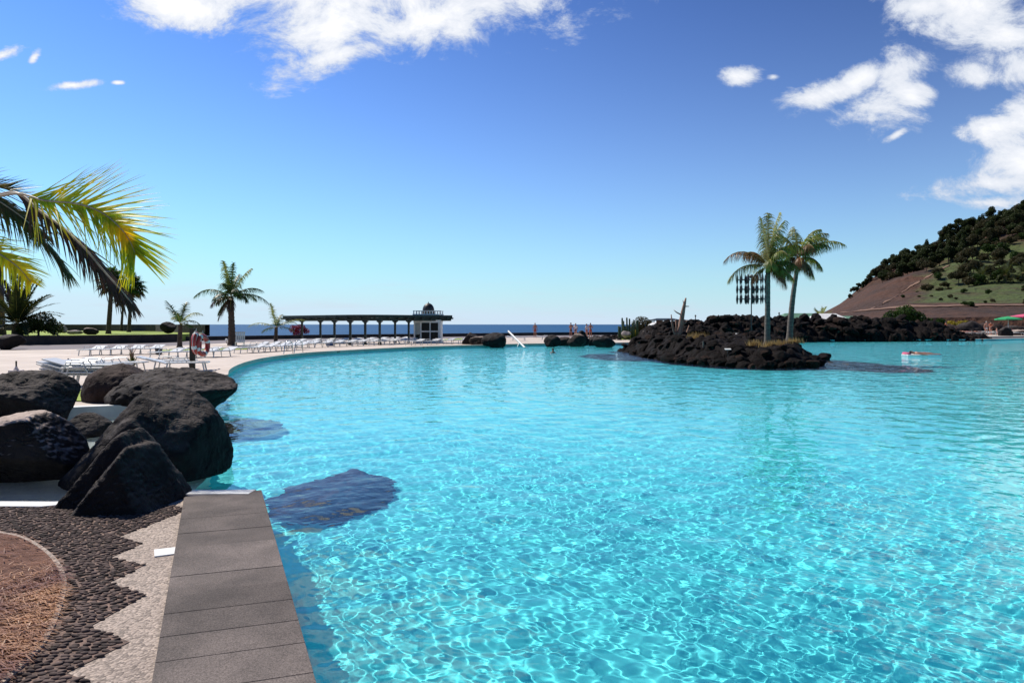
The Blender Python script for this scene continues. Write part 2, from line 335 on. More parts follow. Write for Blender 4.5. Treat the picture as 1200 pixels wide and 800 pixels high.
# ---------------------------------------------------------------- the ground and the pool
edge = (-.4, .917)
far = [P(x, y) for x, y in ((266, 440), (268, 434), (276, 429), (290, 424), (310, 419.5), (340, 415.5), (370, 412.8), (400, 411), (450, 408.3), (500, 406.2), (545, 404.8), (600, 403.3), (640, 402.6), (720, 401.8), (770, 400.6))]
far = smooth_poly(far, 4)
right = [(16, 64), (32, 70.5), (48, 73), (56, 77), (62, 80), (85, 84), (112, 70), (112, 10), (70, -7), (2.62 + .87, -7)]
near_end = [(-2.41, 6.53), (-3.14, 6.50), (-4.08, 6.07), (-4.6, 6.08), (-6.3, 6.3), (-7.2, 7.0), (-7.5, 8.9), (-9.0, 10.3), (-9.3, 12.4), (-7.4, 13.3), (-6.2, 13.1), (-6.6, 14.8), (-7.5, 17.2)]
pool = near_end + far + right
outer = [(-400, -60), (400, -60), (900, 200), (900, 900), (200, 900), (90, 170), (30, 104), (11, 101), (-13, 85), (-30, 75), (-40, 72), (-55, 120), (-400, 120)]
sheet('deck', [outer, pool], 0, M['deck'])
# pool shell
def wall_from(poly, z0, z1, name, m, closed=True):
    n = len(poly); V = [(x, y, z0) for x, y in poly] + [(x, y, z1) for x, y in poly]
    F = [(k, (k + 1) % n, n + (k + 1) % n, n + k) for k in range(n if closed else n - 1)]
    return tag(link(name, npmesh(name, V, np.array(F), False), m), kind='structure')
def pool_paint():
    m = mat('pool_paint', (.11, .71, .75), (.065, .61, .68), rough=.7, scale=.35, contrast=(.3, .7))
    return m
M['paint'] = pool_paint()
M['paint_wall'] = mat('pool_wall_paint', (.16, .62, .64), (.12, .54, .57), rough=.7, scale=1)
f_ = sheet('pool_floor', [pool], FZ, M['paint']); receivers.append(f_)
w_ = wall_from(pool, FZ, -.002, 'pool_wall', M['paint_wall']); receivers.append(w_)
# the coping slab strip
def slab_mat():
    m = mat('basalt_slab', (.135, .112, .102), (.098, .082, .075), rough=.8, spec=.2, scale=3.2, bump=.4, bscale=80, dist=.005, contrast=(.4, .6))
    nt, N, L = nodes(m); b = N['Principled BSDF']
    at = N.new('ShaderNodeAttribute'); at.attribute_name = 'tone'
    old = b.inputs['Base Color'].links[0].from_socket
    tcx = N.new('ShaderNodeTexCoord'); sp = N.new('ShaderNodeTexNoise'); sp.inputs['Scale'].default_value = 170; sp.inputs['Detail'].default_value = 3; L.new(tcx.outputs['Object'], sp.inputs['Vector'])
    r = N.new('ShaderNodeMapRange'); r.inputs[1].default_value = .35; r.inputs[2].default_value = .7; r.inputs[3].default_value = .6; r.inputs[4].default_value = 1.5; L.new(sp.outputs['Fac'], r.inputs[0])
    mm = N.new('ShaderNodeMath'); mm.operation = 'MULTIPLY'; L.new(r.outputs[0], mm.inputs[0]); L.new(at.outputs['Fac'], mm.inputs[1])
    mv = N.new('ShaderNodeVectorMath'); mv.operation = 'SCALE'; L.new(old, mv.inputs[0]); L.new(mm.outputs[0], mv.inputs['Scale']); L.new(mv.outputs[0], b.inputs['Base Color'])
    return m
M['slab'] = slab_mat()
ex, ey = edge; px_, py_ = .917, .4      # along, across (towards the water)
def coping_strip():
    bm = bmesh.new(); tones = []
    t0 = 0; rr = random.Random(3)
    lens = [.66, .20, .42, .36, .60, .30, .30, .30, .28, .32, .4, .3, .35, .3, .4, .3, .3, .4, .3, .35, .3, .4, .3, .3]
    for i, ln_ in enumerate(lens):
        a, b = t0 + .002, t0 + ln_ - .002; t0 += ln_
        o = Vector((-2.41, 6.53, 0)); al = Vector((-ex, -ey, 0)); ac = Vector((-px_, -py_, 0))
        slant = -.10
        def q(s, w): return o + al * (s + (slant * w if i > 0 or s > .01 else .0 * w)) + ac * w
        w1 = .655; zt = .02 + rr.uniform(-.0015, .0015); zb = -.1
        pts = [q(a, -.012), q(b, -.012), q(b, w1), q(a, w1)]
        vt = [bm.verts.new(p + Vector((0, 0, zt))) for p in pts]; vb = [bm.verts.new(p + Vector((0, 0, zb))) for p in pts]
        fs = [bm.faces.new(vt), bm.faces.new(vb[::-1])] + [bm.faces.new((vb[k], vb[(k + 1) % 4], vt[(k + 1) % 4], vt[k])) for k in range(4)]
        es = list({e for v in vt for e in v.link_edges if all(x in vt for x in e.verts)})
        r = bmesh.ops.bevel(bm, geom=es, offset=.0022, segments=2, affect='EDGES', profile=.5)
        tones.append((len(bm.verts), rr.uniform(.82, 1.3) if i % 5 else 1.25))
    bmesh.ops.recalc_face_normals(bm, faces=bm.faces[:])
    me = bpy.data.meshes.new('coping'); bm.to_mesh(me); bm.free()
    at = me.attributes.new('tone', 'FLOAT', 'POINT')
    # tone by position along the strip
    vals = []
    cum = np.cumsum(lens); rt = np.array([rr.uniform(.72, 1.3) for _ in lens]); rt[:9] = [1.05, .84, 1.0, .88, 1.38, 1.0, .74, .95, 1.15]
    for v in me.vertices:
        s = (v.co.x + 2.41) * -ex + (v.co.y - 6.53) * -ey
        vals.append(rt[min(int(np.searchsorted(cum, s)), len(lens) - 1)])
    at.data.foreach_set('value', vals)
    return tag(link('pool_coping', me, M['slab']), kind='structure')
coping_strip()
# coping drop: the strip's own face towards the water
# near paving with exposed aggregate
def agg_mat(name, c1, c2, sc):
    m = mat(name, c1, c2, rough=.85, scale=1.1, contrast=(.35, .65))
    nt, N, L = nodes(m); b = N['Principled BSDF']; old = b.inputs['Base Color'].links[0].from_socket
    tcx = N.new('ShaderNodeTexCoord'); vo = N.new('ShaderNodeTexVoronoi'); vo.inputs['Scale'].default_value = sc; L.new(tcx.outputs['Object'], vo.inputs['Vector'])
    rp = N.new('ShaderNodeMapRange'); rp.inputs[3].default_value = .55; rp.inputs[4].default_value = 1.55
    sp = N.new('ShaderNodeSeparateColor'); L.new(vo.outputs['Color'], sp.inputs[0]); L.new(sp.outputs[0], rp.inputs[0])
    mv = N.new('ShaderNodeVectorMath'); mv.operation = 'SCALE'; L.new(old, mv.inputs[0]); L.new(rp.outputs[0], mv.inputs['Scale']); L.new(mv.outputs[0], b.inputs['Base Color'])
    bp = N.new('ShaderNodeBump'); bp.inputs['Strength'].default_value = .9; bp.inputs['Distance'].default_value = .006; bp.invert = True
    L.new(vo.outputs['Distance'], bp.inputs['Height']); L.new(bp.outputs[0], b.inputs['Normal'])
    return m
M['agg'] = agg_mat('aggregate', (.37, .30, .25), (.27, .215, .18), 75)
M['mortar'] = agg_mat('mortar', (.17, .105, .08), (.10, .065, .052), 60)
zig = [P(x, y) for x, y in ((222, 597), (171, 617.5), (139, 630), (166, 638), (130, 654), (169, 663.4), (127, 684), (171, 698), (104.5, 736), (152, 753.7), (78, 790), (130, 812), (40, 850), (100, 880), (0, 930))]
arc = [P(x, y) for x, y in ((-60, 621), (-25, 621), (0, 625.4), (32, 633), (63, 654), (77.6, 681), (73, 712.5), (57, 750.5), (32, 779), (9.5, 800), (-40, 845), (-100, 900), (-200, 1000))]
arc = smooth_poly(arc, 5)
end_line = [(-2.41, 6.5), (-3.14, 6.47), (-4.08, 6.04), (-4.6, 6.05), (-6.5, 6.27)]
def along(s, w): return (-2.41 - ex * s - px_ * w, 6.53 - ey * s - py_ * w)
sheet('paving', [[along(.02, .656), along(9, .656), (-6, -2.4), (-9, 0), (-9, 6.9), (-6.5, 6.25), (-4.6, 6.03), (-4.08, 6.02)]], .006, M['agg'])
cob_poly = zig + [(-2.6, 1.8), (-6.5, 2.0), (-6.5, 6.2), (-4.6, 5.98), (-4.08, 5.97), (-3.4, 6.2)]
sheet('pebble_mortar', [cob_poly], .010, M['mortar'])
# kerb ring round the planting bed
def offset(poly, d):
    out = []
    for i, p in enumerate(poly):
        a = poly[max(i - 1, 0)]; b = poly[min(i + 1, len(poly) - 1)]
        t = Vector((b[0] - a[0], b[1] - a[1])).normalized(); out.append((p[0] + t.y * d, p[1] - t.x * d))
    return out
def ribbon(name, a, b, z0, z1, m, kind='structure'):
    n = len(a); V = [(x, y, z1) for x, y in a] + [(x, y, z1) for x, y in b] + [(x, y, z0) for x, y in a] + [(x, y, z0) for x, y in b]
    F = []
    for k in range(n - 1):
        F += [(k, k + 1, n + k + 1, n + k), (k, 2 * n + k, 2 * n + k + 1, k + 1), (n + k, n + k + 1, 3 * n + k + 1, 3 * n + k)]
    me = npmesh(name, V, np.array(F), False); bm = bmesh.new(); bm.from_mesh(me); bmesh.ops.recalc_face_normals(bm, faces=bm.faces[:])
    if sum(f.normal.z for f in bm.faces) < 0: bmesh.ops.reverse_faces(bm, faces=bm.faces[:])
    bm.to_mesh(me); bm.free()
    o = link(name, me, m); return tag(o, kind=kind) if kind else o
inner = offset(arc, .028)
ribbon('bed_kerb', arc, inner, -.02, .022, M['agg'])
bedp = inner + [(-9, 1.0), (-9, 5.3)]
sheet('bed_soil', [[p for p in inner] + [(-7, inner[-1][1]), (-7, inner[0][1])]], .024, M['soil'])
white_a = [(-2.45, 6.53), (-3.14, 6.52), (-4.08, 6.09), (-4.6, 6.10), (-6.3, 6.32), (-7.2, 7.02)]
ribbon('channel_rim', white_a, [(x - .01, y - .16) for x, y in white_a], -.5, .022, M['white_rim'])
w2 = [(-8.95, 10.3), (-9.25, 12.3), (-7.4, 13.2), (-6.2, 13.0), (-6.6, 14.8), (-7.5, 17.2)]
ribbon('channel_far_rim', offset(w2, -.25), offset(w2, .02), -.5, .05, M['white_rim'])
rim = far; ribbon('pool_rim', offset(rim, -.38), offset(rim, .03), -.12, .03, M['deck'])
# shallow white channel floor between the boulders
chp = [(-3.3, 6.51), (-4.08, 6.08), (-4.6, 6.09), (-6.3, 6.31), (-7.2, 7.01), (-7.5, 8.9), (-9.0, 10.3), (-9.3, 12.4), (-7.4, 13.3), (-6.2, 13.1), (-4.9, 10.6), (-3.7, 8.4)]
cf = MB().prism(chp, FZ + .01, -.42).build('channel_floor', M['white_rim']); tag(cf, kind='structure'); receivers.append(cf)
st = MB().prism([(-2.45, 6.56), (-4.0, 6.2), (-3.9, 6.75), (-2.62, 7.05)], FZ + .02, -.24).build('channel_step', M['white_rim']); tag(st, kind='structure'); receivers.append(st)

# pebbles set in the paving
def inside(poly, x, y):
    r = np.zeros(len(x), bool); n = len(poly); j = n - 1
    for i in range(n):
        xi, yi = poly[i]; xj, yj = poly[j]
        c = ((yi > y) != (yj > y)) & (x < (xj - xi) * (y - yi) / (yj - yi + 1e-12) + xi); r ^= c; j = i
    return r
def pebbles():
    V0, F0 = ico(2)
    xs, ys = [], []
    a = .051; b = .029; row = 0
    y = 2.0
    while y < 6.4:
        x = -7 + (row % 2) * a * .5
        while x < -1.8:
            xs.append(x + rng.uniform(-.014, .014)); ys.append(y + rng.uniform(-.007, .007)); x += a * rng.uniform(.85, 1.12)
        y += b; row += 1
    xs = np.array(xs); ys = np.array(ys)
    ins = inside(cob_poly, xs, ys) & ~inside(inner + [(-7.5, inner[-1][1]), (-7.5, inner[0][1])], xs, ys)
    for k in range(len(arc)):    # clear of the kerb
        ins &= (xs - arc[k][0]) ** 2 + (ys - arc[k][1]) ** 2 > .03 ** 2
    ins &= (xs / ys > -.86)
    xs, ys = xs[ins], ys[ins]; Vs = []; Fs = []
    for k, (x, y) in enumerate(zip(xs, ys)):
        t = rng.uniform(-.25, .25) + .12; s = np.array([a * .49 * rng.uniform(.78, 1.08), b * .47 * rng.uniform(.75, 1.1), .008 * rng.uniform(.6, 1.4)])
        D = V0 * (1 + .10 * np.sin(V0 @ rng.normal(size=3) * 2.5 + k))[:, None] * s
        D = D @ np.array([[math.cos(t), math.sin(t), 0], [-math.sin(t), math.cos(t), 0], [0, 0, 1]])
        tl = rng.uniform(-.2, .2); D[:, 2] += D[:, 0] * tl
        Vs.append(D + [x, y, .012]); Fs.append(F0 + k * len(V0))
    m = mat('pebble', (.04, .03, .027), (.14, .10, .088), rough=.8, spec=.15, scale=14, bump=.3, bscale=90, dist=.003, contrast=(.38, .62))
    tag(link('pebble_paving', npmesh('pebble_paving', np.concatenate(Vs), np.concatenate(Fs)), m), kind='structure')
    return len(xs)
npeb = pebbles()
# straw litter in the bed
def litter():
    V, F = [], []; k = 0
    bp = inner + [(-7, inner[-1][1]), (-7, inner[0][1])]
    xs = rng.uniform(-4.9, -1.7, 60000); ys = rng.uniform(1.9, 5.4, 60000)
    ins = inside(bp, xs, ys) & (xs / ys > -.84)
    # more litter near the front and the kerb, bare earth at the back
    w = fbm(np.stack([xs * 1.5, ys * 3, xs * 0], 1), 3, 5) * .9 + (4.6 - ys) * .45 + (xs + 3.2) * .35 - .1
    ins &= rng.random(len(xs)) < np.clip(w, .06, 1)
    for x, y in zip(xs[ins], ys[ins]):
        l = rng.uniform(.03, .14); t = rng.normal(-.15, .5); wv = rng.uniform(.0015, .004)
        d = np.array([math.cos(t), math.sin(t), 0]) * l; n = np.array([-math.sin(t), math.cos(t), 0]) * wv
        p = np.array([x, y, .028 + rng.uniform(0, .018)]); z1 = rng.uniform(-.01, .016)
        V += [p - n, p + n, p + d * .5 + n + [0, 0, .012], p + d * .5 - n + [0, 0, .012], p + d + [0, 0, z1]]
        F.append((k, k + 1, k + 2)); F.append((k, k + 2, k + 3)); F.append((k + 3, k + 2, k + 4)); k += 5
    tag(link('dry_litter', npmesh('dry_litter', V, np.array(F)), M['straw']), 'dry straw-coloured leaf litter lying in the planting bed', 'leaf litter', kind='stuff')
litter()
# pale tile let into the paving
tl = [P(181, 652, .01), P(180.5, 644, .01), P(207, 641, .01), P(208, 648.5, .01)]
tag(MB().prism(tl, .004, .014).build('access_cover', M['white']), 'small pale rectangular cover let into the speckled paving beside the dark slabs', 'access cover')

# ---------------------------------------------------------------- water
def make_water():
    nth, nr = 1350, 1000
    th = np.linspace(-1.35, 1.25, nth); ir = np.linspace(1 / .9, 1 / 125., nr)
    ir = 1 / np.concatenate([np.linspace(.9, 2.6, 40, endpoint=False), 1 / np.linspace(1 / 2.6, 1 / 125., nr - 40)]); r = 1 / ir
    Rr, T = np.meshgrid(r, th, indexing='ij'); X = Rr * np.sin(T); Y = Rr * np.cos(T); Z = np.zeros_like(X)
    sp = np.maximum(Rr * 2.6 / nth, .35 * np.abs(np.gradient(r))[:, None])
    g = np.random.default_rng(11)
    # domain warp so crests do not run straight
    Xw = X + .12 * np.sin(Y * .9 + 1.3) + .06 * np.sin(X * 1.9 + Y * .7); Yw = Y + .12 * np.sin(X * 1.1 + .4) + .06 * np.sin(Y * 1.7 - X * .9)
    Xw = Xw + .02 * np.sin(Yw * 5.1); Yw = Yw + .02 * np.sin(Xw * 4.7)
    for k in range(90):
        lam = np.exp(g.uniform(np.log(.07), np.log(1.1)))
        a = g.uniform(0, 2 * math.pi); kk = 2 * math.pi / lam; ph = g.uniform(0, 6.28)
        amp = .00112 * lam ** 1.02
        f = np.clip((lam / sp - 2.) / 2.5, 0, 1)
        Z += amp * f * np.sin(kk * (Xw * math.cos(a) + Yw * math.sin(a)) + ph)
    V = np.stack([X, Y, Z + WZ], -1).reshape(-1, 3)
    i = np.arange(nr - 1)[:, None] * nth + np.arange(nth - 1)[None]
    F = np.stack([i, i + 1, i + nth + 1, i + nth], -1).reshape(-1, 4)
    # leave out what lies well under the deck
    cx = X[:-1, :-1].ravel(); cy = Y[:-1, :-1].ravel()
    keep = inside(pool, cx, cy) | inside(offset(pool, .5), cx, cy) | inside(offset(pool, -.5), cx, cy)
    F = F[keep]
    me = npmesh('pool_water', V, F)
    if me.polygons[0].normal.z < 0: me.flip_normals()
    m = bpy.data.materials.new('water'); nt, N, L = nodes(m); N.clear()
    g = N.new('ShaderNodeBsdfGlass'); g.inputs['IOR'].default_value = 1.33; g.inputs['Roughness'].default_value = 0; g.inputs['Color'].default_value = (.95, 1, 1, 1)
    o = N.new('ShaderNodeOutputMaterial'); L.new(g.outputs[0], o.inputs[0])
    at = me.attributes.new('chop', 'FLOAT', 'POINT'); rr = Rr.ravel(); q = np.clip((rr - 7) / 25, 0, 1); at.data.foreach_set('value', q * q * (3 - 2 * q))
    an = N.new('ShaderNodeAttribute'); an.attribute_name = 'chop'; bp = N.new('ShaderNodeBump'); bp.inputs['Distance'].default_value = .2
    tw = N.new('ShaderNodeTexCoord'); nw = N.new('ShaderNodeTexNoise'); nw.inputs['Scale'].default_value = 1.6; nw.inputs['Detail'].default_value = 4; L.new(tw.outputs['Object'], nw.inputs['Vector'])
    L.new(nw.outputs['Fac'], bp.inputs['Height']); L.new(an.outputs['Fac'], bp.inputs['Strength']); L.new(bp.outputs[0], g.inputs['Normal'])
    ob = tag(link('pool_water', me, m), kind='structure'); ob.cycles.is_caustics_caster = True
make_water()
# sea
M['sea'] = mat('sea_water', (.004, .055, .15), (.007, .07, .18), rough=.45, scale=.02, bump=1., bscale=.12, dist=1.5, spec=.12, stretch=(.3, 1, 1))
sheet('sea', [[(-30000, 60), (30000, 60), (30000, 50000), (-30000, 50000)]], -5, M['sea'])

# ---------------------------------------------------------------- paths, lawns and walls of the far deck
def poly(px): return [P(*p) for p in px]
sheet('path', [poly([(-200, 412), (35, 410), (120, 408.5), (215, 404.5), (300, 400), (400, 398), (500, 396.8), (600, 395.5), (730, 394.6), (730, 392.6), (600, 393.2), (480, 395.1), (400, 396), (280, 398.2), (215, 399.6), (110, 403), (35, 404.4), (-200, 406)])], .004, M['path'])
TZ = .72
fr = [P(-260, 407), P(-60, 405.6), P(60, 404), P(110, 403), P(170, 402), P(208, 400.8)]
fr = smooth_poly(fr, 4)
terr = fr + [(-33, 73), (-52, 112), (-150, 112)]
tw = ribbon('retaining_wall', fr, offset(fr, -.35), -.05, TZ, M['darkwall'], kind=None)
tag(tw, 'dark stone retaining wall curving along the front of the raised lawn', 'wall')
MBt = MB().prism([tuple(p) for p in offset(fr, -.34)] + [(-33, 73), (-52, 112), (-150, 112)], .0, TZ - .05).build('lawn', M['grass']); tag(MBt, kind='structure')
def wall_along(name, label, pts, h, t, m, z=0):
    b = offset(pts, -t)
    o = ribbon(name, pts, b, z - .3, z + h, m, kind=None); return tag(o, label, 'wall')
wl = [P(x, y) for x, y in ((214, 399.6), (245, 398.9), (280, 398.2), (400, 396), (480, 395.1), (560, 394), (650, 392.7), (735, 392.2))]
wall_along('sea_wall', 'low dark sea wall running behind the open pool deck in front of the sea', smooth_poly(wl, 4), .42, .5, M['darkwall'])
wall_along('terrace_wall', 'dark wall along the back of the raised lawn against the pale sky', [(-150, 108), (-90, 108), (-60, 100), (-47, 90), (-38, 78), (-33, 73.4)], .92, .5, M['darkwall'], z=TZ - .05)
for pts in ([(190, 412.6), (215, 411.6), (290, 409.5), (292, 407.6), (215, 409.4), (190, 410.4)], [(515, 399.3), (545, 399.0), (552, 396.4), (527, 396.6)], [(726, 398.2), (764, 398.2), (762, 395.6), (734, 395.8)]):
    sheet('grass_strip', [poly(pts)], .03, M['grass'])
sheet('grass_bed', [[(-8.4, 14.0), (-6.9, 14.0), (-7.9, 16.3), (-10.5, 16.6), (-11, 14.6)]], .02, M['grass'])

# ---------------------------------------------------------------- boulders
def boulder_mesh(seed, dims, planes=(), nrand=9, sub=5, p=16, amp=.05, strata=0, fine=.018, dmin=.62, dmax=.95, lobe=None):
    g = np.random.default_rng(seed); D, F = ico(sub)
    pl = [np.array((*np.array(n[:3]) / np.linalg.norm(n[:3]), n[3])) for n in planes]
    for _ in range(nrand):
        n = g.normal(size=3); n /= np.linalg.norm(n); pl.append(np.array((*n, g.uniform(dmin, dmax))))
    acc = np.full(len(D), 1.0)
    for q in pl:
        c = np.maximum(D @ q[:3], 1e-3) / q[3]; acc += c ** p
    r = acc ** (-1 / p)
    if lobe:
        a2 = np.full(len(D), 1.0)
        for n in lobe: q = np.array(n[:3]) / np.linalg.norm(n[:3]); a2 += (np.maximum(D @ q, 1e-3) / n[3]) ** p
        r = np.maximum(r, a2 ** (-1 / p))
    V = D * r[:, None] * np.array(dims)
    sc = 1 / max(dims)
    n1 = fbm(V * sc * 2.2 + seed, 4, seed); n2 = fbm(V * sc * 9 + seed, 4, seed + 9); n3 = np.abs(fbm(V * sc * 4.5 + 5 * seed, 4, seed + 4))
    d = amp * n1 + amp * .55 * n2 - amp * .9 * np.clip(.16 - n3, 0, 1) * 2
    if strata: 
        t = V @ np.array((.25, -.2, 1.0)) * sc; d += strata * np.sin(t * 22 + 5 * n1) * .5
    d += fine * fbm(V * sc * 30, 3, seed + 2)
    V = V + D * d[:, None] * max(dims)
    return npmesh('boulder', V, F)
def boulder(label, loc, dims, seed, m='rock', rz=0, name='boulder', group=None, recv=False, **k):
    o = link(name, boulder_mesh(seed, dims, **k), M[m]); o.location = loc; o.rotation_euler = (0, 0, rz)
    tag(o, label, 'boulder', group)
    if recv: receivers.append(o)
    return o
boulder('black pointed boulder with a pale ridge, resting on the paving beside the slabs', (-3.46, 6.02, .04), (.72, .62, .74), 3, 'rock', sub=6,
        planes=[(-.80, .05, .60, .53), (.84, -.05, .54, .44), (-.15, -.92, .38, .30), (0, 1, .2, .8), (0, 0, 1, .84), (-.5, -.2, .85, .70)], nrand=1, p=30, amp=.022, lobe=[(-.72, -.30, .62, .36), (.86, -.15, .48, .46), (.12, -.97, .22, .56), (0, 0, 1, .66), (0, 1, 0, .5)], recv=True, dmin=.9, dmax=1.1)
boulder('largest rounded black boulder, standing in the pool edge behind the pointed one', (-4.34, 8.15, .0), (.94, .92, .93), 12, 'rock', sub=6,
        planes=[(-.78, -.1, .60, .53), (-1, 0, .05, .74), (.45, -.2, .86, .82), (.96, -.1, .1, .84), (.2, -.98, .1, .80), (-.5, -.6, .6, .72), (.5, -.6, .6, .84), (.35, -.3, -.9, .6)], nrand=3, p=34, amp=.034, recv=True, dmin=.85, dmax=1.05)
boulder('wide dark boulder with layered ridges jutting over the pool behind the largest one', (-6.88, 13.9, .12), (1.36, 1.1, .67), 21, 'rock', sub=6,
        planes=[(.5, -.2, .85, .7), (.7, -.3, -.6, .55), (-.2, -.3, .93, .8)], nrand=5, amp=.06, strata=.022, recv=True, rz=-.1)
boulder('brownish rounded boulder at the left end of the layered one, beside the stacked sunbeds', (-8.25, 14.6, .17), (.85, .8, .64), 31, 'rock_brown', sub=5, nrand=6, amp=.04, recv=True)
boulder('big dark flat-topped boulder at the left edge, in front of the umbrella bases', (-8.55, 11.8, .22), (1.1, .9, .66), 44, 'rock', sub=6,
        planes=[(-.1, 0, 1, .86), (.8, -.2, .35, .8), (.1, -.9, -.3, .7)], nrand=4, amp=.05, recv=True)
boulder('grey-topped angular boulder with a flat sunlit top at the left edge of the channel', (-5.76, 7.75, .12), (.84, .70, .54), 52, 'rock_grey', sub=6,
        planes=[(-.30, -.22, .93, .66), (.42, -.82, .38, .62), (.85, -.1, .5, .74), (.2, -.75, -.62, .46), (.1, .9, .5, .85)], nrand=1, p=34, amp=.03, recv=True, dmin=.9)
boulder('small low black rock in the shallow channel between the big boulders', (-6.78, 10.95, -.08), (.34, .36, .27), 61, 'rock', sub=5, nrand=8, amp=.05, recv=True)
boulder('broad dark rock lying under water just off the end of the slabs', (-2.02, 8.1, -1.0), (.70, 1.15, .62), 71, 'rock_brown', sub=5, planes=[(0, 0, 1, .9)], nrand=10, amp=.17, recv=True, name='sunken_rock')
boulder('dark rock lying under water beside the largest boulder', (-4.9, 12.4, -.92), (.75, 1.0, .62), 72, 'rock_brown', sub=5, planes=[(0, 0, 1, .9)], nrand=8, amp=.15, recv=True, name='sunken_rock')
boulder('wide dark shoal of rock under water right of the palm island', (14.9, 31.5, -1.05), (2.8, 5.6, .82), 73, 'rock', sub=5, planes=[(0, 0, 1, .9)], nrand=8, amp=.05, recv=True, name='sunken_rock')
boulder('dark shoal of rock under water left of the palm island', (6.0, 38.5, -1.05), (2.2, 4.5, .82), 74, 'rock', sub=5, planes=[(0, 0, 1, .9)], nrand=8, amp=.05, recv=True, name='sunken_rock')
# rocks along the far pool edge
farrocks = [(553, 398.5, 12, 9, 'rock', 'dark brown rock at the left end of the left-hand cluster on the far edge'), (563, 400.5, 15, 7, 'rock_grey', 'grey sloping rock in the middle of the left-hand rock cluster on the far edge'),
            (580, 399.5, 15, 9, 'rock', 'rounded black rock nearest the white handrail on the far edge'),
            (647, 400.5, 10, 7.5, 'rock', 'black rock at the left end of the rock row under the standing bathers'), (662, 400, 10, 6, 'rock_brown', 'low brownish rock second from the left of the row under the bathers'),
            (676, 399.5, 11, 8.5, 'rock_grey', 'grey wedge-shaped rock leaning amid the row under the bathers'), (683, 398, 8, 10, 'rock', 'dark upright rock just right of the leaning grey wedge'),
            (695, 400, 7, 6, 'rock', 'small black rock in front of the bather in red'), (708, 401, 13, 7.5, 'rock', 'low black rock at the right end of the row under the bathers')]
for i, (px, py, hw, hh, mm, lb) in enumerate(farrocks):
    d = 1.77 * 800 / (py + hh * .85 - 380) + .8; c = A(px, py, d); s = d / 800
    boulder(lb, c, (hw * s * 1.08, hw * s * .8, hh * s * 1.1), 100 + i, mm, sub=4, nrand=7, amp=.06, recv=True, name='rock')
boulder('black boulder at the far left edge in front of the dark retaining wall', A(12, 400, 43.5), (.95, .8, .62), 140, 'rock', sub=4, name='rock')
boulder('pale pinkish lump of rock on the lawn beside the dark shrub', A(73, 386, 62), (.4, .4, .42), 141, 'pale_rock', sub=4, name='rock')
boulder('long low pale rock lying on the lawn between the two other lawn rocks', A(88, 389, 62), (.75, .4, .24), 142, 'pale_rock', sub=4, name='rock')
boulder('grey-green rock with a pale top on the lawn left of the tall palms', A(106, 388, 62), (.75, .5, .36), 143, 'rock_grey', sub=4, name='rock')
boulder('dark block of rock standing on the raised lawn beside the young palm', A(197, 384, 66), (.85, .6, .6), 144, 'rock', sub=4, name='rock')

# ---------------------------------------------------------------- lava island and lava wall
ROCKS = [boulder_mesh(200 + i, (1, .85, .75), nrand=9, sub=3, amp=.16, p=18, dmin=.5, dmax=.95, fine=.05) for i in range(7)]
for me in ROCKS: me.polygons.foreach_set('use_smooth', np.zeros(len(me.polygons), bool))
for me in ROCKS:
    me.materials.append(M['lava'])
ROCKS2 = []
for me in ROCKS[:3]:
    m2 = me.copy(); m2.materials.clear(); m2.materials.append(M['lava2']); ROCKS2.append(m2)
def worley(X, Y, n, box, seed):
    g = np.random.default_rng(seed); pts = np.stack([g.uniform(box[0], box[1], n), g.uniform(box[2], box[3], n)], 1); hh = g.random(n)
    q = np.stack([X.ravel(), Y.ravel()], 1); best = np.full(len(q), 1e9); second = best.copy(); hi = np.zeros(len(q))
    for k in range(n):
        dd = (q[:, 0] - pts[k, 0]) ** 2 + (q[:, 1] - pts[k, 1]) ** 2
        c = dd < best; second = np.where(c, best, np.minimum(second, dd)); best = np.where(c, dd, best); hi = np.where(c, hh[k], hi)
    return np.sqrt(best).reshape(X.shape), np.sqrt(second).reshape(X.shape), hi.reshape(X.shape)
def mound(name, cx, cy, prof, nx, ny, x0, x1, y0, y1, hfun, m, seed, ncell, rub):
    X, Y = np.meshgrid(np.linspace(x0, x1, nx), np.linspace(y0, y1, ny)); 
    base = hfun(X, Y)
    f1, f2, hi = worley(X, Y, ncell, (x0, x1, y0, y1), seed)
    g = np.clip((f2 - f1) / (rub * 1.2), 0, 1)
    q = np.stack([X.ravel(), Y.ravel(), X.ravel() * 0], 1)
    nz = fbm(q * 1.3, 5, seed).reshape(X.shape)
    Z = base + (np.sqrt(g) * .75 + hi * .7 - .8) * rub * np.clip(base + 1.2, 0, 1) + nz * rub * .8
    Xo = X + fbm(q * 2 + 9, 3, seed + 3).reshape(X.shape) * .1; 
    V = np.stack([Xo, Y, Z], -1).reshape(-1, 3); i = np.arange(ny - 1)[:, None] * nx + np.arange(nx - 1)[None]
    F = np.stack([i, i + 1, i + nx + 1, i + nx], -1).reshape(-1, 4)
    zz = Z.reshape(-1); F = F[(zz[F].max(1) > FZ + .02)]
    return link(name, npmesh(name, V, F, False), m), Z, X, Y
isl = [(7.3, 40.5), (7.4, 35), (8.1, 31.2), (9.1, 29), (10.5, 28.1), (12.3, 28.4), (13.4, 30), (14.6, 33), (15.4, 37), (14.5, 42), (12, 47), (9, 48), (7, 45)]
ip = np.array(isl)
def poly_dist(poly, X, Y):
    p = np.array(poly); d = np.full(X.shape, 1e9); n = len(p)
    for i in range(n):
        a = p[i]; b = p[(i + 1) % n]; ab = b - a; t = np.clip(((X - a[0]) * ab[0] + (Y - a[1]) * ab[1]) / (ab @ ab), 0, 1)
        d = np.minimum(d, np.hypot(X - a[0] - t * ab[0], Y - a[1] - t * ab[1]))
    s = inside(poly, X.ravel(), Y.ravel()).reshape(X.shape); return np.where(s, d, -d)
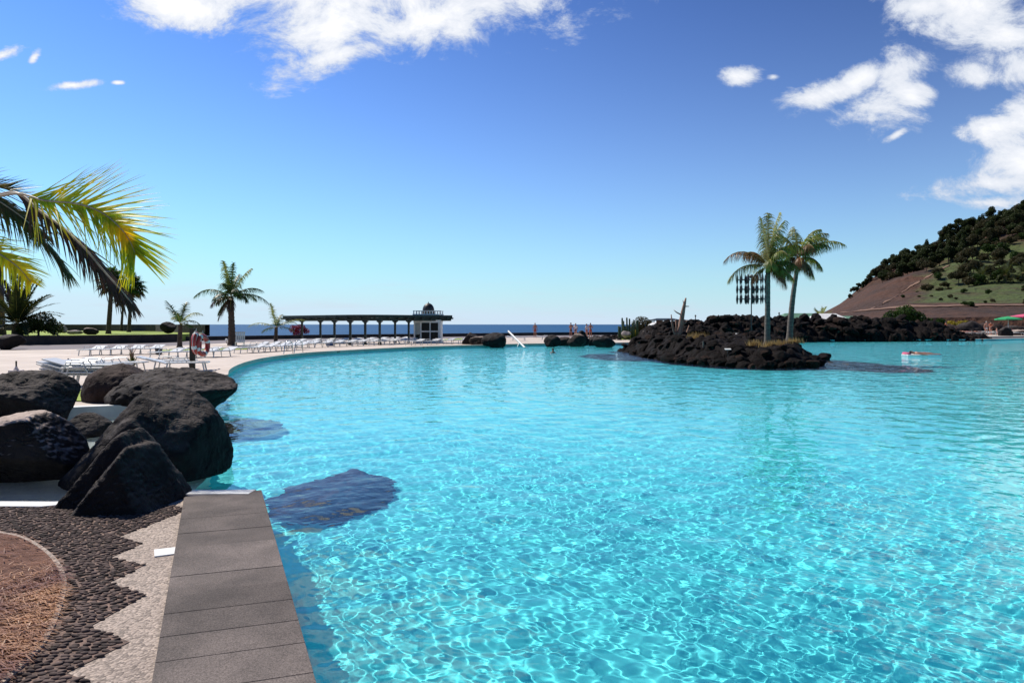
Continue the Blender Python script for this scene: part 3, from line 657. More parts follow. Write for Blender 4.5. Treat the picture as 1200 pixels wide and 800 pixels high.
def h_isl(X, Y):
    d = poly_dist(isl, X, Y)
    top = .48 + .35 * np.clip((Y - 31) / 5, 0, 1) + .5 * np.clip((Y - 37) / 5, 0, 1) * np.clip((13 - X) / 4, .2, 1)
    top = top * np.clip((X / Y * 800 + 600 - 738) / 55, .35, 1)
    return np.where(d > 0, -.25 + (top + .25) * np.clip(d / .9, 0, 1) ** .7, -.25 + d * 1.3)
ob, IZ, IX, IY = mound('island', 0, 0, None, 260, 420, 4, 18, 26, 50, h_isl, M['lava'], 5, 700, .34)
tag(ob, kind='structure'); receivers.append(ob)
def hat(Zg, Xg, Yg, x, y):
    i = int(np.clip(np.searchsorted(Yg[:, 0], y), 0, Zg.shape[0] - 1)); j = int(np.clip(np.searchsorted(Xg[0], x), 0, Zg.shape[1] - 1)); return float(Zg[i, j])
def put_rock(x, y, z, s, label, group, seed, mesh=None):
    g = random.Random(seed)
    me = mesh or (g.choice(ROCKS2) if g.random() < .22 else g.choice(ROCKS))
    o = bpy.data.objects.new('lava_rock', me); C.objects.link(o)
    o.location = (x, y, z); o.scale = (s * g.uniform(.8, 1.25), s * g.uniform(.8, 1.2), s * g.uniform(.7, 1.15)); o.rotation_euler = (g.uniform(-.5, .5), g.uniform(-.5, .5), g.uniform(0, 6.28))
    tag(o, label, 'rock', group); receivers.append(o); return o
g0 = random.Random(9)
for k in range(74):     # the front shore of the island
    t = k / 73 * 8.6; i = int(t); f = t - i; a = isl[i]; b = isl[i + 1]
    x = a[0] + (b[0] - a[0]) * f + g0.uniform(-.15, .15); y = a[1] + (b[1] - a[1]) * f + g0.uniform(-.2, .35)
    put_rock(x, y, -.12 + g0.uniform(-.05, .12), g0.uniform(.14, .46), 'jagged dark lava rock at the waterline round the palm island', 'lava rocks round the waterline of the palm island', k)
n_ = 0
while n_ < 92:
    x = g0.uniform(7.4, 15.2); y = g0.uniform(28.5, 47)
    d = float(poly_dist(isl, np.array([[x]]), np.array([[y]]))[0, 0])
    if d < .35: continue
    if abs(x - 11.6) < 1.1 and 30 < y < 35 : continue
    put_rock(x, y, hat(IZ, IX, IY, x, y) + .05, g0.uniform(.12, .36) * (1.2 if y > 38 else 1), 'black lava rock heaped on top of the palm island', 'lava rocks heaped on the palm island', 500 + n_); n_ += 1
put_rock(15.6, 34.2, -.05, .55, 'lone low dark rock at the right tip of the palm island', None, 900)
# the wall of lava behind
def wall_line(x):   # front waterline Y as a function of X
    return np.interp(x, [10, 16, 32, 48, 52], [58, 63, 70.2, 72.8, 75])
def h_wall(X, Y):
    f = Y - wall_line(X); 
    top = np.interp(X, [11.6, 12.8, 16, 20, 23.5, 26, 30, 36, 44, 48, 51, 54], [-1.2, 1.2, 1.75, 2.0, 2.6, 2.2, 2.15, 2.3, 2.1, 1.6, .6, .1]) - .15
    return np.where(f < 0, -.2 + f * 1.5, -.2 + (top + .2) * np.clip(f / 3.2, 0, 1) ** .6) * 1.0 - np.clip((f - 7) / 3, 0, 1) * (top + .1)
ob, LZ, LX, LY = mound('lava_wall', 0, 0, None, 560, 170, 9, 54, 56, 84, h_wall, M['lava'], 8, 1100, .62)
tag(ob, 'long rugged wall of dark lava rubble behind the palm island', 'lava wall'); receivers.append(ob)
for k in range(120):
    x = g0.uniform(13.0, 51.5); f = g0.uniform(-.1, 4.5); y = float(wall_line(x)) + f
    z = hat(LZ, LX, LY, x, y)
    if x > 49 and z < 0: z = .1
    put_rock(x, y, z + .05, g0.uniform(.25, .85), 'dark lava rock piled in the long lava wall behind the island', 'lava rocks piled in the long lava wall', 1000 + k)

# ---------------------------------------------------------------- palms
def leaflets(pts, up, n, length, ang=55, droop=.5, width=.03, seed=0, seg=4, both=True, t0=.12, lift=.25, fold=True, jitter=1., lenprof=None, sides=(1, -1)):
    g = np.random.default_rng(seed); pts = np.array([p[:] for p in pts], float); m = len(pts)
    V, F = [], []; k = 0
    for i in range(n):
        t = t0 + (1 - t0) * (i + .5) / n; s = t * (m - 1); j = min(int(s), m - 2); f = s - j
        p = pts[j] * (1 - f) + pts[j + 1] * f; tan = pts[j + 1] - pts[j]; tan /= np.linalg.norm(tan)
        side = np.cross(tan, up); side /= np.linalg.norm(side) + 1e-9; nu = np.cross(side, tan)
        L_ = length * (lenprof(t) if lenprof else (math.sin(math.pi * min(1, .12 + .85 * t)) ** .6 * .9 + .1)) 
        for sg in sides:
            a = R_(ang * (1 - .45 * t) + g.normal(0, 5) * jitter)
            d = tan * math.cos(a) + side * sg * math.sin(a) + nu * (lift + g.normal(0, .12) * jitter); d /= np.linalg.norm(d)
            l = L_ * g.uniform(.82, 1.12); q = p.copy(); wd = width * g.uniform(.8, 1.1); dr = droop * g.uniform(.7, 1.3)
            rowv = []
            for e in range(seg + 1):
                fe = e / seg; w = wd * (1 - fe) ** .6 * (.6 + .4 * math.sin(math.pi * min(fe * 2 + .2, 1)))
                wv = np.cross(d, nu); wv /= np.linalg.norm(wv) + 1e-9
                if e < seg:
                    if fold: rowv.append([q + wv * w * .5 - nu * w * .22, q + nu * w * .1, q - wv * w * .5 - nu * w * .22])
                    else: rowv.append([q + wv * w * .5, q - wv * w * .5])
                else: rowv.append([q])
                d = d + np.array([0, 0, -dr / seg]); d /= np.linalg.norm(d); q = q + d * l / seg
            c = len(rowv[0])
            for r_ in rowv: V += r_
            for e in range(seg - 1):
                for cc in range(c - 1): F.append((k + e * c + cc, k + e * c + cc + 1, k + e * c + c + cc + 1, k + e * c + c + cc))
            e = k + (seg - 1) * c
            for cc in range(c - 1): F.append((e + cc, e + cc + 1, e + c, e + c))
            k += (seg) * c + 1
    F = np.array(F); q4 = F[F[:, 2] != F[:, 3]]; q3 = F[F[:, 2] == F[:, 3]][:, :3]
    return np.array(V), q4, q3
def tube_np(pts, r0, r1, n=6):
    pts = np.array([p[:] for p in pts], float); m = len(pts); V, F = [], []
    for i in range(m):
        t = pts[min(i + 1, m - 1)] - pts[max(i - 1, 0)]; t /= np.linalg.norm(t); u_ = np.cross(t, [0, 0, 1.] if abs(t[2]) < .9 else [1., 0, 0]); u_ /= np.linalg.norm(u_); w = np.cross(t, u_); r = r0 + (r1 - r0) * i / (m - 1)
        for k in range(n): V.append(pts[i] + (u_ * math.cos(2 * math.pi * k / n) + w * math.sin(2 * math.pi * k / n)) * r)
    for i in range(m - 1):
        for k in range(n): F.append((i * n + k, i * n + (k + 1) % n, (i + 1) * n + (k + 1) % n, (i + 1) * n + k))
    return np.array(V), np.array(F)
def frond(parent, pts, m, mr_, up=(0, 0, 1), r=.012, name='frond', sep=False, **k):
    V, q4, q3 = leaflets(pts, np.array(up, float), **k)
    me = npmesh(name, V, [q4, q3], False); o = link(name, me, M[m], parent)
    tv, tf = tube_np(pts, r, r * .25)
    link('midrib', npmesh('midrib', tv, tf), M[mr_], o)
    return o
def arc_pts(o, az_, el_, L_, bend, n=9):
    d = np.array([math.cos(az_) * math.cos(el_), math.sin(az_) * math.cos(el_), math.sin(el_)]); p = np.array(o, float); out = [p.copy()]
    for i in range(n):
        d = d + np.array([0, 0, -bend / n * (.4 + 1.2 * i / n)]); d /= np.linalg.norm(d); p = p + d * L_ / n; out.append(p.copy())
    return out
def trunk_pts(h, lean, n=10, curve=0.):
    return [(lean[0] * (i / n) + curve * math.sin(math.pi * i / n), lean[1] * (i / n), h * i / n) for i in range(n + 1)]
def palm(name, label, loc, h, lean, r0, r1, fr_list, m='fr_green', mt='trunk', ll=.5, width=.05, nl=26, droop=1., curve=0, tr_name='trunk', shaft=None, ring=.0, seg=4, group=None, lift=.2):
    t = thing(name, label, 'palm tree', loc, group=group)
    pts = trunk_pts(h, lean, 26, curve); rs = []
    for i in range(27):
        f = i / 26; r = r0 + (r1 - r0) * f + max(0, .12 - f) * r0 * 2.2
        rs.append(r * (1 + ring * (1 if i % 2 else -1)))
    MB().tube([(p[0], p[1], p[2] - .15 if i == 0 else p[2]) for i, p in enumerate(pts)], rs, n=12).build('trunk', M[mt], t, True)
    top = pts[-1]
    if shaft: MB().tube([top, (top[0], top[1], top[2] + shaft)], [r1 * 1.25, r1 * .6], n=10).build('crownshaft', M['fr_light'], t, True); top = (top[0], top[1], top[2] + shaft * .7)
    for i, f in enumerate(fr_list):
        a, e, L_, b = f[:4]; mm = f[4] if len(f) > 4 else m
        frond(t, arc_pts((top[0], top[1], top[2] - .02), a, e, L_, b), mm, 'rachis_y', r=.02, n=nl, length=ll, ang=62, droop=droop, width=width, seed=i * 7 + int(h * 10), seg=seg, t0=.14, lift=lift, fold=False)
    return t
def ring_fronds(n, L_, e0, e1, b0, b1, seed, mats=None):
    g = random.Random(seed); out = []
    for i in range(n):
        a = 2.4 * i + g.uniform(-.2, .2); f = i / max(1, n - 1)
        out.append((a, R_(e0 + (e1 - e0) * f + g.uniform(-6, 6)), L_ * g.uniform(.85, 1.1), b0 + (b1 - b0) * f) + ((mats(f, g),) if mats else ()))
    return out
PI = math.pi
# two island palms
b1 = A(899, 406, 31.0)
palm('island_palm', 'left palm on the lava island, pale straight trunk and drooping fronds reaching left', b1, 3.35, (.04, 0), .135, .10,
     [(PI, R_(52), 2.4, 2.2, 'fr_rust'), (PI + .1, R_(20), 2.2, 1.8, 'fr_pale'), (1.2, R_(86), 2.5, .9, 'fr_pale'), (.3, R_(80), 2.4, 1.6, 'fr_light'), (-.5, R_(84), 2.5, 1.3, 'fr_pale'), (PI, R_(85), 2.3, 1.1, 'fr_pale'), (0, R_(66), 2.1, 2.2, 'fr_light'),
      (-.3, R_(40), 1.6, 2.3, 'fr_light'), (.6, R_(25), 1.4, 2.2, 'fr_rust'), (-1.3, R_(60), 1.7, 2.3, 'fr_light'), (-1., R_(20), 1.3, 2., 'fr_light'), (.1, R_(-20), 1.2, 1.3, 'fr_rust'), (2.4, R_(65), 1.5, 2., 'fr_rust'), (PI - .4, R_(-10), 1., 1.6, 'fr_rust'), (-1.8, R_(45), 1.3, 2.2, 'fr_light'), (.1, R_(10), 1.4, 1.6, 'fr_light'), (.8, R_(75), 2.2, 1.9, 'fr_pale')],
     mt='trunk_grey', ll=.70, width=.050, nl=72, droop=2.4, shaft=.4, ring=.025, lift=.0)
b2 = A(925, 401.5, 33.0)
palm('island_palm', 'right palm on the lava island, leaning trunk, one long frond reaching to the right', b2, 3.85, (.42, 0), .15, .095,
     [(0, R_(48), 2.6, 1.5, 'fr_pale'), (.15, R_(66), 2.1, 2., 'fr_pale'), (-.4, R_(60), 1.8, 2.2, 'fr_light'), (.2, R_(25), 1.5, 2., 'fr_light'), (PI, R_(60), 1.5, 2.3, 'fr_light'), (PI + .2, R_(25), 1.2, 2.3, 'fr_rust'), (PI - .5, R_(75), 1.6, 1.8, 'fr_pale'), (1.5, R_(80), 1.8, 1.5, 'fr_pale'),
      (-1.4, R_(60), 1.6, 2.3, 'fr_rust'), (-1.8, R_(20), 1.3, 2., 'fr_rust'), (-.9, R_(75), 1.9, 2., 'fr_light'), (PI + .5, R_(-10), 1.1, 1.4, 'fr_rust'), (.3, R_(-20), 1.2, 1.2, 'fr_light'), (-1.2, R_(-10), 1.1, 1.5, 'fr_rust'), (-.2, R_(70), 2., 1.9, 'fr_pale')],
     mt='trunk_grey', ll=.70, width=.050, nl=72, droop=2.4, curve=-.07, shaft=.3, ring=.025, lift=.0)
# coconut palm on the deck
cb = P(272, 404.5)
palm('deck_palm', 'tall shaggy palm with a thick trunk on the deck left of the pergola', (*cb, 0), 3.7, (-.1, 0), .29, .18,
     [(PI, R_(38), 3.1, 1.7), (PI + .15, R_(-55), 1.9, .6, 'fr_brown'), (0, R_(22), 3.1, 1.35), (.2, R_(42), 2.6, 1.4), (PI / 2, R_(60), 2.6, .8), (.35, R_(68), 2.7, .9, 'fr_light'), (PI - .4, R_(78), 2.9, .5, 'fr_light'), (-PI / 2, R_(60), 2.0, 1.6), (-.9, R_(45), 2.2, 1.8),
      (PI + .9, R_(10), 1.8, 1.6, 'fr_brown'), (-1.9, R_(30), 2.0, 1.7), (2.5, R_(15), 2.0, 1.3), (.9, R_(30), 2.3, 1.5), (-.3, R_(85), 2.6, .4), (-1.2, R_(-20), 1.5, 1.3, 'fr_brown'), (PI - .1, R_(-40), 1.6, .9), (-.4, R_(30), 1.8, 1.9)],
     mt='trunk', ll=.80, width=.08, nl=52, droop=1.9, ring=.06)
for px, py, h, fl, lb in ((210.5, 407, 1.6, [(PI - .2, R_(65), 2.0, .7), (0, R_(60), 1.9, 1.9, 'fr_light'), (.1, R_(40), 1.5, 1.9), (PI / 2, R_(70), 1.9, 1), (-1.4, R_(60), 1.6, 1.5), (PI + .3, R_(70), 1.5, 1.2), (-.4, R_(20), 1.2, 1.4), (2.4, R_(55), 1.5, 1.8, 'fr_light')], 'young palm with a thin crown beside the dark post with the lifebuoys'),
                          (323, 403, 1.35, [(PI, R_(30), 2.4, 1.2, 'fr_light'), (PI - .5, R_(75), 2.1, .5, 'fr_light'), (0, R_(45), 1.9, 1.6), (.3, R_(15), 1.5, 1.2), (-1.2, R_(50), 1.4, 1.8), (1.5, R_(60), 1.8, 1.2), (PI - .1, R_(10), 1.3, 1.2), (.2, R_(35), 2.5, .9, 'fr_light')], 'young palm with few pale fronds just left of the pergola')):
    palm('young_palm', lb, (*P(px, py), 0), h, (.05, 0), .17, .13, fl, ll=.55, width=.06, nl=34, droop=1.2, ring=.08)
# fan palms
def fan(parent, o, az_, el_, petiole, rad, m, seed, n=22):
    g = np.random.default_rng(seed); pts = arc_pts(o, az_, el_, petiole, .5, 4); e = pts[-1]; t = e - pts[-2]; t /= np.linalg.norm(t)
    s = np.cross(t, [0, 0, 1.]); s /= np.linalg.norm(s); V, F = [], []; k = 0
    for i in range(n):
        a = (i / (n - 1) - .5) * R_(230); d = t * math.cos(a) + s * math.sin(a) + np.array([0, 0, .1]); l = rad * g.uniform(.85, 1.05)
        m1 = e + d * l * .6; m2 = e + d * l + np.array([0, 0, -.35 * l * g.uniform(.5, 1)]); w = np.cross(d, [0, 0, 1.]); w /= np.linalg.norm(w) + 1e-6; w *= l * .085
        V += [e, m1 + w, m1 - w, m2]; F += [(k, k + 2, k + 1), (k + 1, k + 2, k + 3)]; k += 4
    ob_ = link('frond', npmesh('frond', V, np.array(F), False), M[m], parent); tv, tf = tube_np(pts, .025, .015, 4); link('stalk', npmesh('stalk', tv, tf), M['rachis_y'], ob_)
def fan_palm(label, base, h, lean, r, n, rad, seed):
    t = thing('fan_palm', label, 'palm tree', base, group='tall palms on the raised lawn'); pts = trunk_pts(h, lean, 16)
    MB().tube([(p[0], p[1], p[2] - (.15 if i == 0 else 0)) for i, p in enumerate(pts)], [r * (1.25 if i == 0 else 1) * (1 - .25 * i / 16) for i in range(17)], 9).build('trunk', M['trunk'], t, True)
    g = random.Random(seed)
    for i in range(n):
        fan(t, pts[-1], 2.4 * i, R_(80 - 125 * i / n), .75, rad, 'fr_green' if i < n * .7 else 'fr_brown', seed + i)
    return t
for px, py, d, h, r, rad, lb, sd_ in ((127, 391, 67, 5.1, .24, 1.1, 'leftmost and thickest trunked of the three tall palms on the lawn', 1), (142, 386.5, 95, 4.7, .18, 1.1, 'thin palm standing farthest back between the other two lawn palms', 2), (151, 387.5, 82, 5.4, .22, 1.35, 'rightmost of the three tall lawn palms with a dark round crown', 3)):
    c = A(px, py, d); c.z = TZ - .05; fan_palm(lb, c, h, (.35, 0), r, 26, rad, sd_ * 50)
# big dark date palm and shrub on the raised lawn at the left
dp = A(20, 392, 56); dp.z = TZ - .05
palm('date_palm', 'big dark spreading palm with a short trunk on the lawn at the left edge', dp, 1.0, (0, 0), .4, .35, ring_fronds(38, 4.1, 84, -5, .5, 1.2, 5, lambda f, g: 'leaf_dark' if g.random() < .8 else 'fr_brown'), ll=.62, width=.15, nl=44, droop=.3)
tp = A(2, 392, 60); tp.z = TZ - .05
palm('tall_palm', 'tall dark palm trunk rising at the left edge behind the spreading palm', tp, 6.2, (-.2, 0), .3, .24, ring_fronds(16, 2.6, 80, -20, .8, 1.6, 6), ll=.5, width=.08, nl=26, droop=.8)

# foreground coconut fronds
fp = thing('coconut_palm', 'coconut palm whose big yellow-green fronds reach in from the upper left', 'palm tree', (-8.05, 8.6, 0))
base_f = fp.location
def rel(px, py, d): return A(px, py, d * 1.45) - base_f
crown = Vector((.05, 0, 3.35))
MB().tube([(0.0, 0, -.1), (-.1, 0, .9), (-.08, 0, 1.9), (0, 0, 2.9), (.05, 0, 3.38)], [.26, .2, .17, .17, .2], 12).build('trunk', M['trunk'], fp, True)
def fgf(pix, m, mr_, smooth_n=5, **k):
    pts = [Vector(p) for p in smooth_poly([tuple(crown)] + [tuple(rel(*p)) for p in pix], smooth_n)]
    return frond(fp, pts, m, mr_, **k)
# main bright frond
fgf([(-30, 232, 5.9), (20, 227, 5.75), (52, 235, 5.65), (91, 239, 5.6), (119, 249, 5.55), (140, 266, 5.5), (152, 282, 5.5), (158, 296, 5.5)], 'fr_yellow', 'rachis', up=(.1, -.9, .30), r=0.018, n=88, length=0.937, ang=47, droop=.10, width=0.034, seed=4, seg=6, t0=.30, lift=.10,
    lenprof=lambda t: .9 - .38 * max(0, t - .55) / .45)
fgf([(-30, 232, 5.95), (18, 226, 5.8), (45, 246, 5.7), (75, 268, 5.6), (100, 292, 5.5), (122, 318, 5.45), (140, 338, 5.4), (155, 356, 5.4)], 'fr_brown', 'rachis', up=(.3, -.5, .55), r=0.026, n=84, length=0.56, ang=22, droop=.5, width=0.043, seed=8, seg=5, t0=.26, lift=-.2)
fgf([(-40, 240, 6.1), (0, 245, 6.3), (30, 262, 6.5), (60, 292, 6.7), (80, 320, 6.8)], 'fr_dark', 'rachis', up=(.2, -.3, .9), r=0.023, n=84, length=0.710, ang=42, droop=.7, width=0.048, seed=15, seg=5, t0=.1, lift=.0)
fgf([(-50, 262, 6.0), (-25, 280, 6.0), (0, 298, 6.0), (20, 312, 6.0), (36, 330, 6.0)], 'fr_yellow', 'rachis', up=(.1, -.7, .6), r=0.017, n=44, length=0.511, ang=58, droop=.45, width=0.040, seed=19, seg=5, t0=.1, lift=.05)
fgf([(-45, 215, 6.0), (-20, 225, 6.0), (5, 240, 6.05), (30, 258, 6.1), (48, 275, 6.1)], 'fr_dark', 'rachis', up=(.0, -.5, .8), r=0.020, n=50, length=0.596, ang=50, droop=.9, width=0.045, seed=23, seg=5, t0=.1, lift=.05)
fgf([(-50, 205, 6.2), (-20, 215, 6.3), (8, 222, 6.4), (22, 229, 6.5)], 'fr_dark', 'rachis', up=(.0, -.2, .95), r=0.017, n=26, length=0.511, ang=62, droop=.1, width=0.043, seed=29, seg=4, t0=.2, lift=.6)
for i, (a, e, b) in enumerate(((PI, 50, 1.4), (PI + .7, 55, 1.5), (2.3, 60, 1.4))):
    frond(fp, arc_pts(crown, a, R_(e), 3.0, b), 'fr_green', 'rachis_y', r=.014, n=46, length=.5, ang=58, droop=.8, width=.034, seed=60 + i, seg=4, t0=.14, lift=.1)

# ---------------------------------------------------------------- sunbeds
def sunbed():
    t = thing('sunbed', 'x', 'sunbed')
    MB().box((0, -.25, .30), (.62, 1.3, .035), bev=.012).build('base', M['plastic'], t)
    b = MB()
    for k in range(9): b.box((0, -.82 + k * .143, .322), (.54, .105, .012))
    b.build('slats', M['plastic'], t)
    rot = Matrix.Rotation(R_(16), 4, 'X')
    MB().box((0, .70, .37), (.60, .66, .035), rot=rot, bev=.012).build('backrest', M['plastic'], t)
    for x in (-.27, .27):
        for y in (-.78, .42): MB().tube([(x, y, 0), (x * .96, y + (.06 if y < 0 else -.06), .29)], [.022, .028], 6).build('leg', M['plastic'], t)
        MB().tube([(x * 1.08, -.25, .29), (x * 1.12, -.15, .45), (x * 1.12, .25, .45), (x * 1.08, .32, .30)], .017, 6).build('armrest', M['plastic'], t)
    return t
bed0 = sunbed(); used = False
def bed(x, y, rz, label, group, z=0):
    global used
    o = bed0 if not used else copy_tree(bed0); used = True
    o.location = (x, y, z); o.rotation_euler = (0, 0, rz); o['label'] = label; o['group'] = group; return o
def bedrow(p0, p1, n, label, group, rz=0, jit=.0, skip=()):
    a = P(*p0); b = P(*p1)
    for k in range(n):
        f = k / max(1, n - 1)
        bed(a[0] + (b[0] - a[0]) * f, a[1] + (b[1] - a[1]) * f, rz + random.uniform(-.06, .06), label, group)
bedrow((108, 416), (178, 414.5), 4, 'white plastic sunbed in the short row behind the spiky plant', 'sunbeds in the row behind the spiky plant', rz=.1)
bedrow((196, 419.5), (258, 418), 4, 'white plastic sunbed in the row behind the dark post with the lifebuoys', 'sunbeds in the row behind the post', rz=-.3)
bedrow((292, 413.5), (345, 410), 5, 'white plastic sunbed in the row along the curved pool edge before the pergola', 'sunbeds along the curved pool edge', rz=-.5)
bedrow((300, 409), (352, 407), 5, 'white plastic sunbed in the second row behind the curved pool edge', 'sunbeds in the second row behind the pool edge', rz=-.5)
bedrow((360, 407.5), (478, 402.8), 10, 'white plastic sunbed in the long row under the front of the pergola', 'sunbeds under the front of the pergola', rz=-.5)
bedrow((345, 404.2), (470, 400.6), 9, 'white plastic sunbed in the back row behind the pergola columns', 'sunbeds behind the pergola columns', rz=-.5)
bedrow((486, 404.4), (540, 402.6), 4, 'white plastic sunbed in front of the white kiosk', 'sunbeds in front of the kiosk', rz=-.5)
bedrow((606, 399), (640, 398), 2, 'white plastic sunbed behind the white handrail on the far deck', 'sunbeds behind the handrail', rz=1.4)
q = P(99, 452); 
for k in range(5):
    bed(q[0] + .1 * math.sin(k * 2.1), q[1] + .05 * math.cos(k * 3), PI / 2 + .05 * math.sin(k * 5), ['bottom sunbed of the low stack beside the brownish boulder', 'second sunbed from the bottom of the low stack', 'middle sunbed of the low stack beside the boulder', 'second sunbed from the top of the low stack', 'topmost white sunbed of the low stack beside the boulder'][k], 'sunbeds stacked beside the boulders', z=k * .062)
q = P(118, 438)
for k, (dx, dy) in enumerate(((0, 0), (-.2, 1.3), (1.0, 2.4), (2.0, 1.2))):
    bed(q[0] + dx, q[1] + dy, PI / 2 + .1 * k, ['white sunbed lying crosswise just behind the low stack', 'white sunbed second behind the low stack', 'white sunbed farthest behind the low stack, left of the spiky plant', 'white sunbed directly behind the brownish boulder top'][k], 'sunbeds lying behind the stack')
# a white high backed chair
q = P(281, 407.5); t = thing('deck_chair', 'white high-backed deck chair standing beside the thick-trunked palm', 'chair', (*q, 0), .3)
MB().box((0, 0, .38), (.6, .55, .04), bev=.01).build('seat', M['plastic'], t)
b = MB(); rt_ = Matrix.Rotation(R_(-14), 4, 'X')
for k in range(5): b.box((-.25 + k * .125, .36, .72), (.09, .03, .72), rot=rt_)
b.box((0, .44, 1.05), (.64, .04, .08), rot=rt_).build('backrest', M['plastic'], t)
for x in (-.27, .27):
    for y in (-.24, .26): MB().tube([(x, y, 0), (x, y, .37)], .022, 6).build('leg', M['plastic'], t)

# ---------------------------------------------------------------- umbrella bases
for px, py, lb in ((80, 433, 'pale square umbrella base with a short grey stub left of the sunbed stack'), (19, 437, 'pale square umbrella base with a stub just above the left-edge boulder')):
    q = P(px, py); t = thing('umbrella_base', lb, 'umbrella base', (*q, 0), .2)
    MB().box((0, 0, .05), (.34, .34, .10), bev=.015).build('block', M['pink_base'], t)
    MB().lathe([(.09, .10), (.05, .16), (.035, .2), (.035, .22)], 12).build('collar', M['pink_base'], t, True)
    MB().tube([(0, 0, .2), (0, 0, .4)], .026, 8).build('tube', M['black'], t)
# pot
q = P(186, 415.5); t = thing('plant_pot', 'small black square pot standing beside the short row of sunbeds', 'pot', (*q, 0), .1)
b = MB(); b.lathe([(.15, 0), (.19, .28), (.21, .28), (.21, .33), (.17, .33), (.16, .25)], 4).build('tub', M['black'], t)
MB().lathe([(.155, .25), (.02, .28)], 10).build('soil', M['soil'], t)
# spiky plant behind the boulder
q = P(155, 431); t = thing('agave_plant', 'dark spiky plant with pinkish dry stalks behind the brownish boulder', 'plant', (*q, 0))
V, F = [], []; k = 0; g = np.random.default_rng(5)
for i in range(46):
    a = g.uniform(0, 6.28); e = R_(g.uniform(5, 85)); l = g.uniform(.25, .45); o_ = np.array([0, 0, g.uniform(0, .25)]); d = np.array([math.cos(a) * math.cos(e), math.sin(a) * math.cos(e), math.sin(e)]); w = np.cross(d, [0, 0, 1]); w = w / np.linalg.norm(w) * .028
    V += [o_ - w, o_ + w, o_ + d * l * .5 + w * 1.1, o_ + d * l * .5 - w * 1.1, o_ + d * l + np.array([0, 0, .03])]; F += [(k, k + 1, k + 2), (k, k + 2, k + 3), (k + 3, k + 2, k + 4)]; k += 5
link('leaves', npmesh('leaves', V, np.array(F), False), M['fr_dark'], t)
for i in range(7):
    a = i * .9; MB().tube([(0, 0, .3), (.05 * math.cos(a), .05 * math.sin(a), .55), (.16 * math.cos(a), .1 * math.sin(a), .72 + .05 * (i % 3))], [.012, .009, .005], 5).build('stalk', M['deadwood'], t)

# ---------------------------------------------------------------- post with lifebuoys
q = P(225.5, 433); t = thing('mooring_post', 'dark timber post standing behind the layered boulder', 'post', (*q, 0))
MB().box((0, 0, .70), (.155, .155, 1.46), bev=.012).build('shaft', M['post'], t)
MB().box((0, 0, 1.45), (.18, .18, .03), bev=.01).build('cap', M['post'], t)
def ring_mesh(R1, r1, n=36, m=12):
    V = [((R1 + r1 * math.cos(b)) * math.cos(a), (R1 + r1 * math.cos(b)) * math.sin(a), r1 * math.sin(b)) for a in np.linspace(0, 2 * PI, n, endpoint=False) for b in np.linspace(0, 2 * PI, m, endpoint=False)]
    F = [(i * m + j, ((i + 1) % n) * m + j, ((i + 1) % n) * m + (j + 1) % m, i * m + (j + 1) % m) for i in range(n) for j in range(m)]
    return V, np.array(F)
def band_mesh(R1, r1, a0, a1):
    n, m = 6, 12; V = [((R1 + r1 * math.cos(b)) * math.cos(a), (R1 + r1 * math.cos(b)) * math.sin(a), r1 * math.sin(b)) for a in np.linspace(a0, a1, n) for b in np.linspace(0, 2 * PI, m, endpoint=False)]
    F = [(i * m + j, (i + 1) * m + j, (i + 1) * m + (j + 1) % m, i * m + (j + 1) % m) for i in range(n - 1) for j in range(m)]
    return V, np.array(F)
for k, (dx, dy, ry, lb) in enumerate(((.17, -.06, 98, 'red lifebuoy hanging nearest on the right side of the dark post'), (.30, .12, 82, 'second red lifebuoy hanging behind the nearer one on the post'))):
    o = thing('lifebuoy', lb, 'lifebuoy', (q[0] + dx, q[1] + dy, .93 if k == 0 else .86)); o.rotation_euler = (R_(88), R_(6), R_(ry))
    V, F = ring_mesh(.32, .085); link('ring', npmesh('ring', V, F), M['red'], o)
    for a in (0.5, 2.07, 3.64, 5.21): V, F = band_mesh(.32, .088, a - .16, a + .16); link('band', npmesh('band', V, F), M['cloth_white'], o)
    cordp = [(.43 * math.cos(a) * (1 + .05 * math.sin(4 * a)), .43 * math.sin(a) * (1 + .05 * math.sin(4 * a)), 0) for a in np.linspace(0, 2 * PI, 33)]
    MB().tube(cordp, .008, 5, cap=False).build('rope', M['cloth_white'], o)
    MB().tube([(0, .38, 0), (.0, .52, .0)], .008, 5).build('hanger', M['cloth_white'], o)

# ---------------------------------------------------------------- globe lamp, bin, pool handrails
q = P(265.5, 402); t = thing('globe_lamp', 'small white globe lamp on a short stem left of the thick-trunked palm', 'lamp', (*q, 0))
MB().tube([(0, 0, 0), (0, 0, .14)], .03, 6).build('stem', M['black'], t)
V0, F0 = ico(3); link('globe', npmesh('globe', V0 * .13 + [0, 0, .26], F0), M['white'], t)
q = P(387, 405.2); t = thing('blue_box', 'blue box standing on the deck between two pergola columns', 'box', (*q, 0), -.2)
MB().box((0, 0, .13), (.5, .4, .26), bev=.02).build('body', M['blue'], t); MB().box((0, 0, .285), (.54, .44, .04), bev=.01).build('lid', M['blue'], t)
for px, lb in ((337, 'left steel handrail of the pool ladder at the curved edge'), (349, 'right steel handrail of the pool ladder at the curved edge')):
    q = P(px, 414.8 - (px - 337) * .09); t = thing('pool_handrail', lb, 'handrail', (*q, 0), -.35)
    MB().tube([(0, .45, 0), (0, .4, .55), (0, .2, .72), (0, 0, .72), (0, -.2, .55), (0, -.32, 0), (0, -.34, -.6)], .021, 8).build('rail', M['steel'], t, True)
    MB().tube([(0, .43, .35), (0, -.25, .35)], .014, 6).build('crossbar', M['steel'], t)
